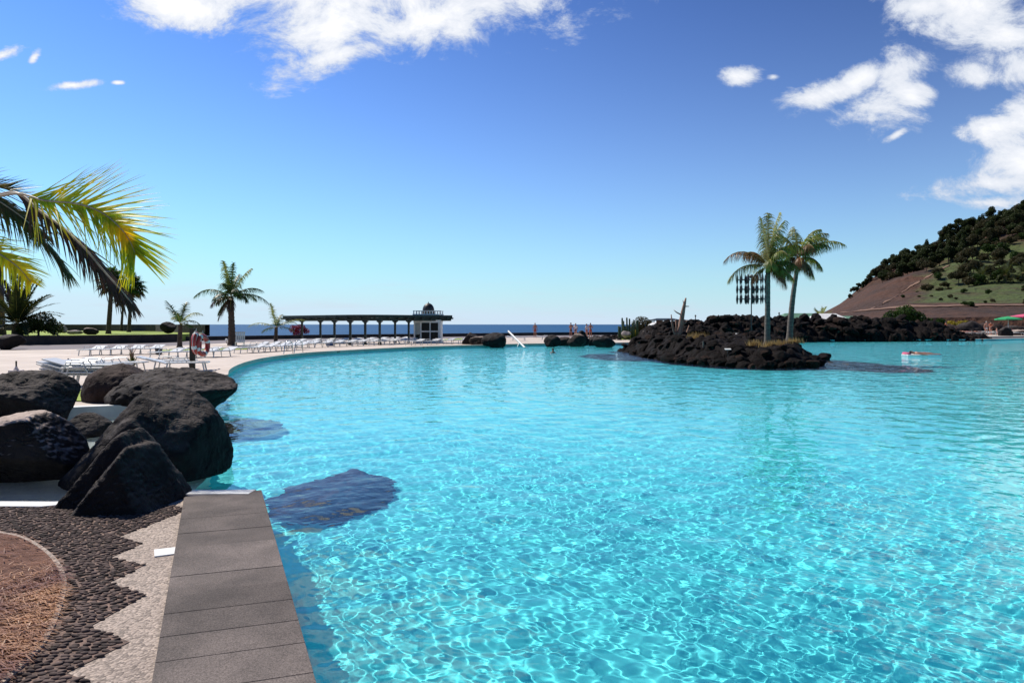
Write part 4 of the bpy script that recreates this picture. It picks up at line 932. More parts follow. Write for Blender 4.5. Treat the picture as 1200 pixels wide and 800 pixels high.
# white sloping handrail ramp on the far edge
a = A(596, 388, 53.5); b_ = A(615, 407.3, 51); t = thing('pool_slide_rail', 'white sloping rail running down into the pool at the far edge', 'handrail', (a.x, a.y, 0))
r0 = Vector((0, 0, a.z)); r1 = b_ - a + r0
MB().tube([tuple(r0 + Vector((-.02, 0, 0))), tuple(r1)], .075, 8).build('rail', M['white'], t)
r2 = r1 + Vector((-.55, .3, .05)); MB().tube([tuple(r1 + (r0 - r1) * .32), tuple(r2)], .035, 8).build('strut', M['white'], t)
MB().box((r1.x, r1.y, r1.z - .25), (.22, .22, .6), bev=.02).build('foot', M['white'], t)

# ---------------------------------------------------------------- pergola and kiosk
cols = [(354, 399.6), (375.5, 401.0), (392, 402.6), (410.5, 404.3), (428, 403.8), (445, 403.8), (463, 401.8), (479, 401.6)]
rp = [P(336, 398.6)] + [P(*c) for c in cols] + [P(500, 400.6), P(519, 400.4), P(531, 400.2)]
o0 = P(428, 403); t = thing('pergola', 'long dark green timber pergola with a flat roof on slim columns beside the pool', 'pergola', (*o0, 0))
def r2(p): return (p[0] - o0[0], p[1] - o0[1])
def zt(py, d): return H - (py - 380) / 800 * d
for c in cols:
    p = P(*c); x, y = r2(p); top = zt(375.5, p[1])
    mb = MB(); mb.box((x, y, top / 2), (.17, .17, top)); mb.box((x, y, .08), (.26, .26, .16)); mb.box((x, y, top - .08), (.3, .3, .12)); mb.build('column', M['green_wood'], t)
    for s in (-1, 1): MB().tube([(x + s * .05, y, top - .26), (x + s * .11, y, top - .12), (x + s * .24, y, top - .03)], [.035, .04, .05], 4).build('bracket', M['green_wood'], t)
# roof: fascia beam, upper deck of joists along a smoothed line
line = [P(343, 400.2), P(375, 401.2), P(428, 402.6), P(480, 401.8), P(525, 401.2)]
line = [(p[0], p[1]) for p in smooth_poly(line, 5)]
zs = [zt(375.5, 57) + .0 for _ in line]
def roofpart(name, off0, off1, zlo, zhi, m):
    a_ = offset(line, off0); b2_ = offset(line, off1); n = len(line); V = []
    for pa, pb in zip(a_, b2_):
        xa, ya = r2(pa); xb, yb = r2(pb); V += [(xa, ya, zlo), (xb, yb, zlo), (xb, yb, zhi), (xa, ya, zhi)]
    F = []
    for k in range(n - 1):
        for j in range(4): F.append((k * 4 + j, k * 4 + (j + 1) % 4, (k + 1) * 4 + (j + 1) % 4, (k + 1) * 4 + j))
    F += [(0, 1, 2, 3), ((n - 1) * 4, (n - 1) * 4 + 3, (n - 1) * 4 + 2, (n - 1) * 4 + 1)]
    me = npmesh(name, V, np.array(F), False); bm = bmesh.new(); bm.from_mesh(me); bmesh.ops.recalc_face_normals(bm, faces=bm.faces[:]); bm.to_mesh(me); bm.free()
    return link(name, me, m, t)
zb = zt(375.5, 57)
roofpart('beam', .6, .75, zb - .02, zb + .22, M['green_wood']); roofpart('beam', -.75, -.6, zb - .02, zb + .22, M['green_wood'])
roofpart('roof', -1.0, 1.0, zb + .24, zb + .47, M['green_wood'])
for k in range(0, len(line)):
    if k % 1 == 0:
        p0 = r2(offset(line, -1.15)[k]); p1 = r2(offset(line, 1.15)[k])
        MB().tube([(p0[0], p0[1], zb + .20), (p1[0], p1[1], zb + .20)], .07, 4).build('rafter', M['green_wood'], t)
# kiosk
kx, ky = P(499, 402.0); ky += .9; s = ky / 800
t = thing('kiosk', 'small white kiosk with dark doors and dome at the right end of the pergola', 'kiosk', (kx, ky + .9, 0))
w = 1.12; top = zt(374.8, ky)
b = MB(); b.box((0, .0, .12), (2.4, 1.9, .24)); b.box((0, .0, top - .12), (2.36, 1.86, .24)); b.box((0, .82, top / 2), (2.3, .1, top)); b.box((-1.1, 0, top / 2), (.12, 1.8, top)); b.box((1.1, 0, top / 2), (.12, 1.8, top))
b.box((-.55, -.86, top / 2), (.12, .1, top)); b.box((0.25, -.86, top / 2), (.09, .1, top)); b.box((1.05, -.86, top / 2), (.2, .1, top)); b.box((.25, -.86, top * .5), (1.6, .08, .12)); b.build('wall', M['white'], t)
for x in (-.15, .66): 
    for z in (top * .27, top * .72): MB().box((x, -.84, z), (.7, .04, top * .40)).build('window', M['dark_glass'], t)
MB().box((-.84, -.80, top * .62), (.46, .04, top * .5)).build('side_pane', M['grey_plastic'], t)
dz = zb + .47
b = MB(); b.box((0, 0, dz + .06), (2.5, 2.0, .1))
for k in range(11):
    x = -1.15 + k * .23
    for y in (-.92, .92): b.box((x, y, dz + .24), (.09, .09, .26))
for y in (-.92, .92): b.box((0, y, dz + .38), (2.45, .1, .05))
b.build('parapet', M['white'], t)
MB().lathe([(.52, dz + .1), (.52, dz + .42)] + [(.52 * math.cos(a), dz + .42 + .66 * math.sin(a)) for a in np.linspace(.1, 1.5, 8)], 20).build('dome', M['black'], t, True)
MB().tube([(0, 0, dz + 1.05), (0, 0, dz + 1.2)], [.05, .02], 6).build('finial', M['black'], t)

# ---------------------------------------------------------------- foliage
def leafcloud(blobs, n, size, seed, flat=.6):
    g = np.random.default_rng(seed); V = np.zeros((n, 4, 3)); w = np.array([b[3] ** 2 for b in blobs]); w /= w.sum(); ch = g.choice(len(blobs), n, p=w)
    d = g.normal(size=(n, 3)); d /= np.linalg.norm(d, axis=1)[:, None]; r = g.random(n) ** .28
    B = np.array(blobs); c = B[ch, :3] + d * r[:, None] * B[ch, 3:4] * np.array([1, 1, flat + .25])
    nn = d + g.normal(size=(n, 3)) * .8; nn /= np.linalg.norm(nn, axis=1)[:, None]; a = np.cross(nn, g.normal(size=(n, 3))); a /= np.linalg.norm(a, axis=1)[:, None]; b = np.cross(nn, a)
    s = size * g.uniform(.6, 1.3, n)[:, None]
    V[:, 0] = c - a * s; V[:, 1] = c - b * s * .55; V[:, 2] = c + a * s; V[:, 3] = c + b * s * .55
    return V.reshape(-1, 3), np.arange(n * 4).reshape(n, 4)
def tree_proto(seed, h, rad, m, n=1500, size=.35, kind='tree', conifer=False):
    g = random.Random(seed); t = thing('hill_tree', 'x', 'tree')
    blobs = []
    if conifer:
        for k in range(7): f = k / 6; blobs.append((g.uniform(-.15, .15), g.uniform(-.15, .15), h * (.25 + .7 * f), rad * (1 - .75 * f)))
    else:
        for k in range(9): a = g.uniform(0, 6.28); q_ = g.uniform(.2, .75) * rad; blobs.append((math.cos(a) * q_, math.sin(a) * q_, h * g.uniform(.45, .85), rad * g.uniform(.3, .5)))
        blobs.append((0, 0, h * .85, rad * .5))
    MB().tube([(0, 0, -1.5), (.05 * h * g.uniform(-1, 1), 0, h * .4), (.05, 0, h * .75)], [h * .03, h * .022, h * .01], 6).build('trunk', M['bark'], t)
    V, F = leafcloud(blobs, n, size, seed); link('crown', npmesh('crown', V, F, False), M[m], t)
    return t
# hill
ridge_px = ([900, 940, 965, 985, 1000, 1020, 1050, 1080, 1105, 1135, 1170, 1200, 1260, 1340, 1500, 1800], [375, 371, 366, 356, 344, 327, 310, 298, 286, 273, 262, 253, 235, 215, 180, 150])
def hill_pt(u_, t_):
    ry = np.interp(u_, *ridge_px); by = np.interp(u_, [900, 1000, 1200, 1800], [375.5, 374, 371, 368])
    d = 150 + 230 * t_ + (u_ - 900) * .08; y = by + (ry - by) * np.clip(t_, 0, 1) ** 1.12
    z = H - (y - 380) / 800 * d
    z = np.where(t_ > 1, H - (ry - 380) / 800 * (380 + (u_ - 900) * .08) - (t_ - 1) * 60, z)
    x = (u_ - 600) / 800 * d
    q_ = np.stack([np.ravel(x) * .04, np.ravel(d) * .04, np.ravel(d) * 0], 1); nz = fbm(q_, 5, 77).reshape(np.shape(x)) * 5.5 * np.clip(t_ * 1.5, 0, 1) * np.clip((u_ - 960) / 120, 0.05, 1)
    return x, d, z + nz
U, T_ = np.meshgrid(np.linspace(900, 1800, 420), np.linspace(-.35, 1.6, 200)); hx, hy, hz = hill_pt(U, T_)
hz = np.where(T_ < 0, np.minimum(hz, .3 + 0 * hz), hz)
ii = np.arange(199)[:, None] * 420 + np.arange(419)[None]; F = np.stack([ii, ii + 1, ii + 421, ii + 420], -1).reshape(-1, 4)
me = npmesh('hill', np.stack([hx, hy, hz], -1).reshape(-1, 3), F)
def hill_mat():
    m = mat('hillside', (.078, .030, .014), (.036, .016, .009), rough=.95, scale=.05, bump=1., bscale=.35, dist=2., contrast=(.35, .65)); nt, N, L = nodes(m); b = N['Principled BSDF']
    old = b.inputs['Base Color'].links[0].from_socket
    at = N.new('ShaderNodeAttribute'); at.attribute_name = 'green'; tcx = N.new('ShaderNodeTexCoord'); n_2 = N.new('ShaderNodeTexNoise'); n_2.inputs['Scale'].default_value = .12; n_2.inputs['Detail'].default_value = 8; L.new(tcx.outputs['Object'], n_2.inputs['Vector'])
    ad = N.new('ShaderNodeMath'); ad.operation = 'ADD'; L.new(at.outputs['Fac'], ad.inputs[0]); L.new(n_2.outputs['Fac'], ad.inputs[1])
    r = N.new('ShaderNodeMapRange'); r.inputs[1].default_value = .88; r.inputs[2].default_value = 1.25; L.new(ad.outputs[0], r.inputs[0])
    g1 = N.new('ShaderNodeMix'); g1.data_type = 'RGBA'; g1.inputs['A'].default_value = (.032, .055, .010, 1); g1.inputs['B'].default_value = (.075, .10, .02, 1); L.new(n_2.outputs['Fac'], g1.inputs['Factor'])
    mx = N.new('ShaderNodeMix'); mx.data_type = 'RGBA'; L.new(r.outputs[0], mx.inputs['Factor']); L.new(old, mx.inputs['A']); L.new(g1.outputs['Result'], mx.inputs['B']); L.new(mx.outputs['Result'], b.inputs['Base Color'])
    return m
yy = 380 - (hz - H) / hy * 800
green = np.clip((U - 1060 - (yy - 300) * -.5) / 60, 0, 1) * np.clip((yy - 270) / 20, 0, 1) * np.clip((357 - yy) / 3, 0, 1) * .62 + .1
at = me.attributes.new('green', 'FLOAT', 'POINT'); at.data.foreach_set('value', green.ravel())
tag(link('hill', me, hill_mat()), kind='structure')
def on_hill(u_, t_):
    x, y, z = hill_pt(np.array([float(u_)]), np.array([float(t_)])); return float(x[0]), float(y[0]), float(z[0])
def t_for(u_, py):
    ts = np.linspace(0, 1, 200); x, y, z = hill_pt(np.full(200, float(u_)), ts); k = np.argmin(np.abs(380 - (z - H) / y * 800 - py)); return ts[k]
# diagonal track and the road at its foot
def track(name, pix, w, m):
    a_ = []; 
    for (p0, p1) in zip(pix, pix[1:]):
        for f in np.linspace(0, 1, 14)[:-1]: a_.append((p0[0] + (p1[0] - p0[0]) * f, p0[1] + (p1[1] - p0[1]) * f))
    V = []; n = len(a_)
    for (u_, y_) in a_:
        x, y, z = on_hill(u_, t_for(u_, y_)); x2, y2, z2 = on_hill(u_ + (0 if name == 'hill_road' else .3), t_for(u_, y_) + w * .006); V += [(x, y, z + .25), (x2, y2, z2 + .25)]
    F = [(2 * k, 2 * k + 2, 2 * k + 3, 2 * k + 1) for k in range(n - 1)]
    me = npmesh(name, V, np.array(F)); 
    tag(link(name, me, m), kind='structure')
M['track'] = mat('dusty_track', (.22, .13, .09), (.15, .085, .06), rough=.95, scale=.3)
track('hill_track', [(1018, 364), (1040, 354), (1072, 334), (1100, 318), (1116, 310)], 1.6, M['track'])
track('hill_road', [(985, 367), (1060, 361), (1120, 359.5), (1260, 358)], 3.0, M['track'])
protos = [tree_proto(1, 10, 4.4, 'leaf_dark', 5200, .30), tree_proto(2, 8.5, 4.8, 'leaf_brown', 5200, .30), tree_proto(3, 12, 3.8, 'leaf_dark', 4600, .30), tree_proto(4, 11, 3.2, 'leaf_dark', 4200, .28, conifer=True), tree_proto(5, 6, 3.6, 'leaf', 1800, .36), tree_proto(6, 4.5, 3.2, 'leaf_brown', 1500, .34)]
first = [True] * len(protos)
def put_tree(k, x, y, z, s, label, group, cat='tree', name='hill_tree'):
    o = protos[k] if first[k] else copy_tree(protos[k]); first[k] = False
    o.location = (x, y, z); o.scale = (s, s, s * random.uniform(.85, 1.15)); o.rotation_euler = (0, 0, random.uniform(0, 6.28)); o['label'] = label; o['category'] = cat; o['group'] = group; o.name = name; return o
g1 = random.Random(21); cnt = 0
for k in range(165):
    u_ = 998 + 212 * (k / 164) ** .85 + g1.uniform(-3, 3); tt = g1.choice([1.0, .97, .93, .9, .86, .8]) - (0 if u_ > 1040 else 0) 
    if u_ < 1030 : tt = max(tt, .93)
    x, y, z = on_hill(u_, tt); s = g1.uniform(.55, .95) * (.5 if u_ < 1022 else .75 if u_ < 1050 else 1)
    put_tree(g1.choice([0, 0, 1, 1, 2, 3]), x, y, z - .8, s, 'dark evergreen tree in the belt along the crest of the hill', 'trees along the crest of the hill')
for k in range(62):
    u_ = g1.uniform(1080, 1206); tt = g1.uniform(.42, .82); x, y, z = on_hill(u_, tt)
    put_tree(g1.choice([4, 5, 1, 5]), x, y, z - .4, g1.uniform(.4, .9), 'dark scrubby bush scattered on the green slope of the hill', 'bushes scattered on the hillside', 'bush', 'hill_bush')
for k in range(30):
    u_ = g1.uniform(1050, 1206); tt = g1.uniform(.12, .5); x, y, z = on_hill(u_, tt)
    put_tree(g1.choice([4, 5]), x, y, z - .3, g1.uniform(.15, .4), 'small bush low on the green slope of the hill', 'small bushes low on the hill', 'bush', 'hill_bush')
# date palms on the hillside
hp = None
for u_, y_, s in ((1150, 322, 1.), (1178, 322, 1.15), (1128, 312, .8), (1199, 318, 1.)):
    x, y, z = on_hill(u_, t_for(u_, y_ + 10))
    lb = 'dark spreading palm growing on the green hillside'
    if hp is None: hp = palm('hillside_palm', lb, (x, y, z - .3), 3.0, (0, 0), .5, .5, ring_fronds(22, 5.0, 78, -15, .8, 1.6, 33), m='leaf_dark', ll=1.3, width=.3, nl=14, droop=.6, group='palms on the hillside', seg=3)
    else: o = copy_tree(hp); o.location = (x, y, z - .3)
    (hp if u_ == 1150 else o).scale = (s, s, s)
# trees behind the lava wall
def bush(name, label, c, blobs, n, size, m, seed, cat='bush', stem=True):
    t = thing(name, label, cat, c); V, F = leafcloud(blobs, n, size, seed); link('foliage', npmesh('foliage', V, F, False), M[m], t)
    if stem: MB().tube([(0, 0, -.3), (0.02, 0, .3), (.06, 0, max(b[2] for b in blobs))], [.09, .07, .02], 6).build('stem', M['bark'], t)
    return t
def ground_at(px, d): return Vector(((px - 600) / 800 * d, d, 0))
bush('green_tree', 'bushy green tree behind the lava wall below the hill track', ground_at(1060, 90), [(-1.6, 0, 2.4, 1.2), (.1, 0, 3.0, 1.35), (1.6, .2, 2.4, 1.2), (2.9, 0, 1.8, .9), (-2.7, 0, 1.8, .9), (0, 0, 1.5, 1.5)], 5200, .15, 'leaf', 3, 'tree')
bush('green_tree', 'small round green tree left of the yellow bushes by the beach', ground_at(1098, 98), [(0, 0, 1.3, 1.0), (.5, 0, 1.9, .7)], 1300, .16, 'leaf', 4, 'tree')
bush('yellow_bush', 'yellow-green bush behind the beach, the right one of two', ground_at(1126, 96), [(0, 0, 1.4, .8), (.6, 0, 1.7, .6)], 1100, .14, 'leaf_yellow', 5)
bush('yellow_bush', 'dull yellow bush left of the brighter one behind the beach', ground_at(1114, 97), [(0, 0, 1.5, .75)], 700, .14, 'leaf_yellow', 6)
bush('dark_shrub', 'black-green shrub mass under the spreading palm on the left lawn', A(45, 392, 56) * 1, [(-.5, 0, .8, .85), (.4, 0, 1.0, .95), (1.2, .2, .6, .7), (-1.2, 0, .5, .6)], 2600, .1, 'leaf_dark', 7)
bush('bougainvillea', 'magenta flowering bougainvillea beside the first pergola column', (*P(349, 396.5), 0), [(-.45, 0, 1.05, .55), (.3, 0, 1.15, .6), (.9, 0, .85, .45), (-.1, 0, .5, .5)], 2400, .07, 'magenta', 8)
bush('round_shrub', 'round brownish shrub at the left end of the lava wall', (*P(752, 396.5), 0), [(0, 0, 1.5, 1.2), (-.5, 0, .8, 1.1), (.8, 0, 1.4, .9)], 4200, .09, 'leaf_brown', 9)
bush('green_shrub', 'yellow-green low shrub in front of the cactus clump', (*P(743, 396.8), 0), [(0, 0, .5, .6)], 700, .09, 'leaf_yellow', 10)
# far palm tops beside green roofs
palm('far_palm', 'far palm showing over the green canvas roofs at the foot of the hill', (*ground_at(962, 118)[:2], 0), 2.4, (0, 0), .25, .25, ring_fronds(24, 2.6, 80, -10, .7, 1.4, 8), m='fr_light', ll=.7, width=.14, nl=16, droop=.5, seg=3)
# cactus clump
t = thing('cactus_clump', 'clump of tall green columnar cactus left of the round brownish shrub', 'cactus', (*P(736, 397.2), 0)); g2 = random.Random(4)
for k in range(13):
    x = -1.0 + k * .17 + g2.uniform(-.06, .06); h = g2.uniform(1.3, 2.6); y = g2.uniform(-.4, .4); r = .10
    MB().tube([(x, y, 0), (x + .02, y, h * .5), (x, y, h * .96), (x, y, h)], [r, r * 1.05, r * .9, r * .3], 8).build('stem', M['cactus'], t, True)
# pale lump rocks
boulder('pale pink rock at the foot of the cactus clump', A(734, 391.5, 72), (.55, .5, .42), 160, 'pale_rock', sub=4, name='rock')
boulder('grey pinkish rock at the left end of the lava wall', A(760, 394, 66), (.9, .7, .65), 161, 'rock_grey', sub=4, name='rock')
# dead tree on the island
dt = thing('dead_tree', 'bare reddish dead tree with broken branches on the left of the island', 'dead tree', A(797, 400, 38))
MB().tube([(0, 0, -.3), (0, 0, .5), (.05, 0, 1.0), (.15, 0, 1.6), (.25, 0, 2.1), (.32, 0, 2.42)], [.20, .16, .14, .12, .08, .04], 9).build('trunk', M['deadwood'], dt, True)
for pts, rr in (([(.12, 0, 1.45), (-.2, 0, 1.62), (-.35, 0, 1.75)], .035), ([(.24, 0, 1.95), (.5, 0, 1.95)], .03), ([(.05, 0, .85), (.3, 0, 1.05), (.45, .05, 1.2)], .05), ([(-.05, 0, .0), (-.35, 0, .55), (-.45, 0, 1.0), (-.5, 0, 1.5)], .07), ([(-.1, 0, .1), (-.2, 0, .6), (-.25, 0, 1.2)], .05), ([(.1, 0, .1), (.35, 0, .4), (.5, 0, .9)], .06), ([(.22, 0, 2.0), (.15, 0, 2.3)], .02)):
    rr *= 1.25; MB().tube(pts, [rr, rr * .8, rr * .35] if len(pts) == 3 else [rr, rr * .8, rr * .6, rr * .3] if len(pts) == 4 else [rr, rr * .5], 7).build('branch', M['deadwood'], dt, True)
def tuft(label, c, n, h, w, seed, m='drygrass'):
    g = np.random.default_rng(seed); V, F = [], []; k = 0
    for i in range(n):
        a = g.uniform(0, 6.28); l = h * g.uniform(.5, 1.1); sp = g.uniform(.1, .7); o_ = np.array([g.normal(0, w), g.normal(0, w * .6), 0]); d = np.array([math.cos(a) * sp, math.sin(a) * sp, 1]); wv = np.array([math.sin(a + 1), math.cos(a + 1), 0]) * .018
        V += [o_ - wv, o_ + wv, o_ + d * l]; F.append((k, k + 1, k + 2)); k += 3
    o = link('dry_grass', npmesh('dry_grass', V, np.array(F), False), M[m]); o.location = c; return tag(o, label, 'grass tuft')
tuft('tuft of straw-coloured dry grass beside the dead tree', A(818, 399, 36.5), 180, .5, .25, 1)
tuft('tuft of dry grass left of the left island palm', A(884, 405, 31.5), 120, .32, .14, 2)
tuft('dry grass tuft at the foot of the left island palm', A(903, 407, 30.6), 160, .34, .2, 3)
tuft('dry grass tuft between the feet of the two island palms', A(914, 404, 32), 130, .28, .25, 4)
tuft('dry grass tuft at the foot of the right island palm', A(932, 402, 32.6), 130, .3, .22, 5)
# little white signs on the island
for px, py, d, w, lb in ((853, 409, 29.6, .26, 'small white plate standing on the front of the island'), (864, 391, 40, .2, 'tiny white plate higher up on the island rocks')):
    c = A(px, py, d); t = thing('sign_plate', lb, 'sign', c)
    MB().box((0, 0, 0), (w, .02, w * .5), rot=Matrix.Rotation(R_(-70), 4, 'X')).build('plate', M['white'], t); MB().tube([(0, .02, -.35), (0, .02, 0)], .012, 5).build('stake', M['black'], t)
c = A(824, 405, 31.5); t = thing('marker_post', 'short weathered stake on the front shore of the island', 'post', c)
MB().tube([(0, 0, -.4), (.01, 0, .1), (0, 0, .22)], [.05, .045, .03], 7).build('shaft', M['trunk_grey'], t)

# ---------------------------------------------------------------- wind sculpture
c = A(880.5, 376, 45); t = thing('wind_sculpture', 'black metal wind sculpture, a cage of spindles on a tall pole behind the island', 'sculpture', (c.x, c.y, 1.0))
zb_ = A(0, 356, 45).z - 1.0; zt_ = A(0, 322, 45).z - 1.0
MB().tube([(0, 0, -1.2), (0, 0, zt_)], [.045, .03], 8).build('pole', M['black'], t)
hh = (zt_ - zb_) / 3
for k in range(3):
    z = zb_ + hh * (k + .5)
    for n, r, ph in ((12, .92, 0), (9, .40, .3)):
        for i in range(n):
            a = 2 * PI * i / n + ph; x, y = r * math.cos(a), r * math.sin(a)
            mb = MB(); mb.lathe([(.012, -hh * .53), (.045, -hh * .3), (.07, 0), (.045, hh * .3), (.012, hh * .53)], 6, (x, y, z)); mb.build('spindle', M['black'], t)
    for i in range(6): a = 2 * PI * i / 12; MB().tube([(.92 * math.cos(a), .92 * math.sin(a), z), (-.92 * math.cos(a), -.92 * math.sin(a), z)], .012, 4).build('spoke', M['black'], t)
MB().lathe([(.1, zt_ - .22), (.16, zt_ - .1), (.05, zt_)], 8).build('hub', M['black'], t)

# ---------------------------------------------------------------- people
def skin_mesh(name, pts, edges, m, parent, sub=2):
    me = bpy.data.meshes.new(name); me.from_pydata([p[:3] for p in pts], edges, []); o = link(name, me, m, parent)
    md = o.modifiers.new('skin', 'SKIN'); md.use_smooth_shade = True; sk = me.skin_vertices[0].data
    for i, p in enumerate(pts): sk[i].radius = (p[3], p[4] if len(p) > 4 else p[3])
    sk[0].use_root = True
    s_ = o.modifiers.new('subdivision', 'SUBSURF'); s_.levels = sub; s_.render_levels = sub
    return o
def person(label, loc, rz, pose='stand', h=1.7, skin='skin', top=None, bottom='cloth_dark', hair='hair', group=None):
    t = thing('person', label, 'person', loc, rz, group); k = h / 1.7
    if pose == 'stand': hip = (0, 0, .92); kn = [(.10, -.02, .50), (-.10, .02, .50)]; an = [(.11, .02, .08), (-.12, .03, .08)]; toe = [(.13, -.12, .03), (-.15, -.11, .03)]; el = [(.25, .03, 1.12), (-.25, .03, 1.12)]; wr = [(.24, -.10, .90), (-.26, -.08, .90)]; up_ = Vector((0, 0, 1))
    elif pose == 'phone': hip = (0, 0, .92); kn = [(.10, -.02, .50), (-.10, .02, .50)]; an = [(.11, .02, .08), (-.12, .03, .08)]; toe = [(.13, -.12, .03), (-.15, -.11, .03)]; el = [(.27, -.05, 1.18), (-.25, -.02, 1.15)]; wr = [(.14, -.22, 1.38), (-.10, -.22, 1.2)]; up_ = Vector((0, 0, 1))
    elif pose == 'sit': hip = (0, 0, .16); kn = [(.12, -.38, .38), (-.12, -.40, .36)]; an = [(.12, -.66, .08), (-.12, -.7, .08)]; toe = [(.13, -.8, .06), (-.13, -.84, .06)]; el = [(.27, .1, .38), (-.26, -.12, .36)]; wr = [(.26, .2, .12), (-.18, -.32, .36)]; up_ = Vector((0, .15, 1)).normalized()
    elif pose == 'lie': hip = (0, 0, .12); kn = [(.11, -.42, .16), (-.11, -.42, .13)]; an = [(.12, -.84, .08), (-.12, -.84, .08)]; toe = [(.14, -.92, .14), (-.15, -.92, .14)]; el = [(.32, .30, .08), (-.32, .30, .08)]; wr = [(.34, .06, .07), (-.34, .06, .07)]; up_ = Vector((0, 1, .12)).normalized()
    hip = Vector(hip); ch = hip + up_ * .32; sh = hip + up_ * .50; ne = hip + up_ * .58; hd = hip + up_ * .68; ht = hip + up_ * .80
    sx = Vector((.18, 0, 0))
    pts = [(*hip, .14, .11), (*(hip + up_ * .16), .115, .09), (*ch, .135, .10), (*sh, .10, .08), (*ne, .052), (*hd, .078, .092), (*ht, .065, .08)]
    E = [(0, 1), (1, 2), (2, 3), (3, 4), (4, 5), (5, 6)]
    for s in (0, 1):
        sg = 1 if s == 0 else -1; b = len(pts); s_ = sh + sx * sg
        w_ = Vector(wr[s]); hnd = w_ + (w_ - Vector(el[s])).normalized() * .15
        pts += [(*s_, .062), (*el[s], .043), (*w_, .030), (*hnd, .034, .016)]; E += [(3, b), (b, b + 1), (b + 1, b + 2), (b + 2, b + 3)]
        b = len(pts); hp_ = hip + Vector((.095 * sg, 0, 0)) - (Vector((0, 0, .06)) if pose in ('stand', 'phone') else Vector((0, .05, 0)))
        pts += [(*hp_, .095), (*kn[s], .058), (*an[s], .038), (*toe[s], .04, .025)]; E += [(0, b), (b, b + 1), (b + 1, b + 2), (b + 2, b + 3)]
    pts = [tuple(x * k for x in p) for p in pts]
    skin_mesh('body', pts, E, M[skin], t)
    kl = [Vector(x) for x in kn]; hpts = [hip + Vector((.095, 0, -.03)), hip + Vector((-.095, 0, -.03))]
    cp = [(*(hip + up_ * .06), .155, .125), (*hip, .165, .13)] + [(*(hpts[i] + (kl[i] - hpts[i]) * .35), .105) for i in (0, 1)]
    skin_mesh('trunks', [tuple(x * k for x in p) for p in cp], [(0, 1), (1, 2), (1, 3)], M[bottom], t)
    if top:
        cp = [(*(hip + up_ * .1), .145, .12), (*ch, .155, .12), (*sh, .125, .1)] + [(*(sh + sx * s), .08) for s in (1, -1)] + [(*((sh + sx * s) * .4 + Vector(el[i]) * .6), .062) for i, s in enumerate((1, -1))]
        skin_mesh('shirt', [tuple(x * k for x in p) for p in cp], [(0, 1), (1, 2), (2, 3), (2, 4), (3, 5), (4, 6)], M[top], t)
    V0, F0 = ico(3); q_ = V0[:, 2] > -.25; keepf = F0[q_[F0].all(1)]
    hc = (hd * .45 + ht * .55); hm = npmesh('hair', V0 * [.088, .102, .105], keepf); ho = link('hair', hm, M[hair], t); ho.location = (hc + up_ * .01 + Vector((0, .018, 0))) * k; ho.scale = (k, k, k)
    if pose == 'lie': ho.rotation_euler = (R_(-80), 0, 0)
    fm = MB(); f0 = hd * k + Vector((0, -.088 * k, .0)) if pose != 'lie' else hd * k + Vector((0, 0, .09 * k))
    fm.tube([f0 + Vector((0, .01, .02)) * k, f0 + Vector((0, -.022, -.012)) * k], [.008 * k, .014 * k], 6).build('nose', M[skin], t)
    return t
def at_g(px, py): return (*P(px, py), 0)
person('bather in dark trunks standing alone on the deck by the sea wall', at_g(627, 395.6), .2, 'stand', 1.72, 'skin2', None, 'cloth_red', 'hair2')
person('bather with raised hands standing left of two behind the rock row', at_g(669, 395.2), .4, 'phone', 1.74, 'skin2', None, 'cloth_dark')
person('bather in a white top beside the one with raised hands', at_g(674.5, 395.0), -.5, 'stand', 1.68, 'skin', 'cloth_white', 'cloth_dark', 'hair2')
person('bather wearing bright red shorts behind the right of the rock row', at_g(692, 395.8), .1, 'phone', 1.7, 'skin2', None, 'cloth_red')
person('bather with a white towel top beside the one in red shorts', at_g(687.5, 396.2), .9, 'stand', 1.6, 'skin', 'cloth_white', 'cloth_red')
c = A(648, 409, 43); person('swimmer with only a dark-haired head above the pool water', (c.x, c.y, -1.36), .3, 'stand', 1.42, 'skin2')
c = A(1080, 416, 38.8); ml = thing('air_mattress', 'white air mattress floating flat on the pool in the right foreground of the lava wall', 'air mattress', (c.x, c.y, WZ), PI / 2)
b = MB()
for k in range(5): b.tube([(-.28 + k * .14, -.95, .02), (-.28 + k * .14, .95, .02)], .06, 8)
b.build('tubes', M['cloth_white'], ml, True)
MB().tube([(-.3, .86, .10), (.3, .86, .10)], .09, 8).build('pillow', M['cloth_pink'], ml, True)
person('sunbather lying on the floating air mattress', (c.x + .1, c.y, WZ - .02), PI / 2, 'lie', 1.6, 'skin', None, 'cloth_red')
# beach at the far right
bz = .25
bch = [(47, 74.5), (52, 76.6), (57, 79), (63, 81.5), (85, 85.5), (112, 90), (112, 112), (44, 112), (44, 80)]
tag(MB().prism(bch, -.6, bz).build('beach', M['deck']), kind='structure')
def Bp(px, d): return ((px - 600) / 800 * d, d, bz)
person('sunburnt bather in orange standing at the left end of the beach', Bp(1108.5, 83), .6, 'stand', 1.62, 'skin', 'cloth_orange', 'cloth_orange')
person('thin bather standing upright in the middle of the beach', Bp(1156, 85), -.3, 'stand', 1.66, 'skin', None, 'cloth_white', 'hair2')
person('bather in a pink top behind the upright thin one', Bp(1161, 88), .2, 'phone', 1.66, 'skin', 'cloth_orange', 'cloth_dark')
person('bather with reddish skin sitting beside the green parasol', Bp(1169, 87), .5, 'sit', 1.7, 'skin', None, 'cloth_orange')
person('seated bather at the water edge at the left end of the beach towels', Bp(1121, 84), .8, 'sit', 1.7, 'skin', 'cloth_white', 'cloth_white')
person('bather lying on a white sunbed near the water at the beach', (*Bp(1133, 84)[:2], bz + .31), 1.3, 'lie', 1.65, 'skin', None, 'cloth_pink')
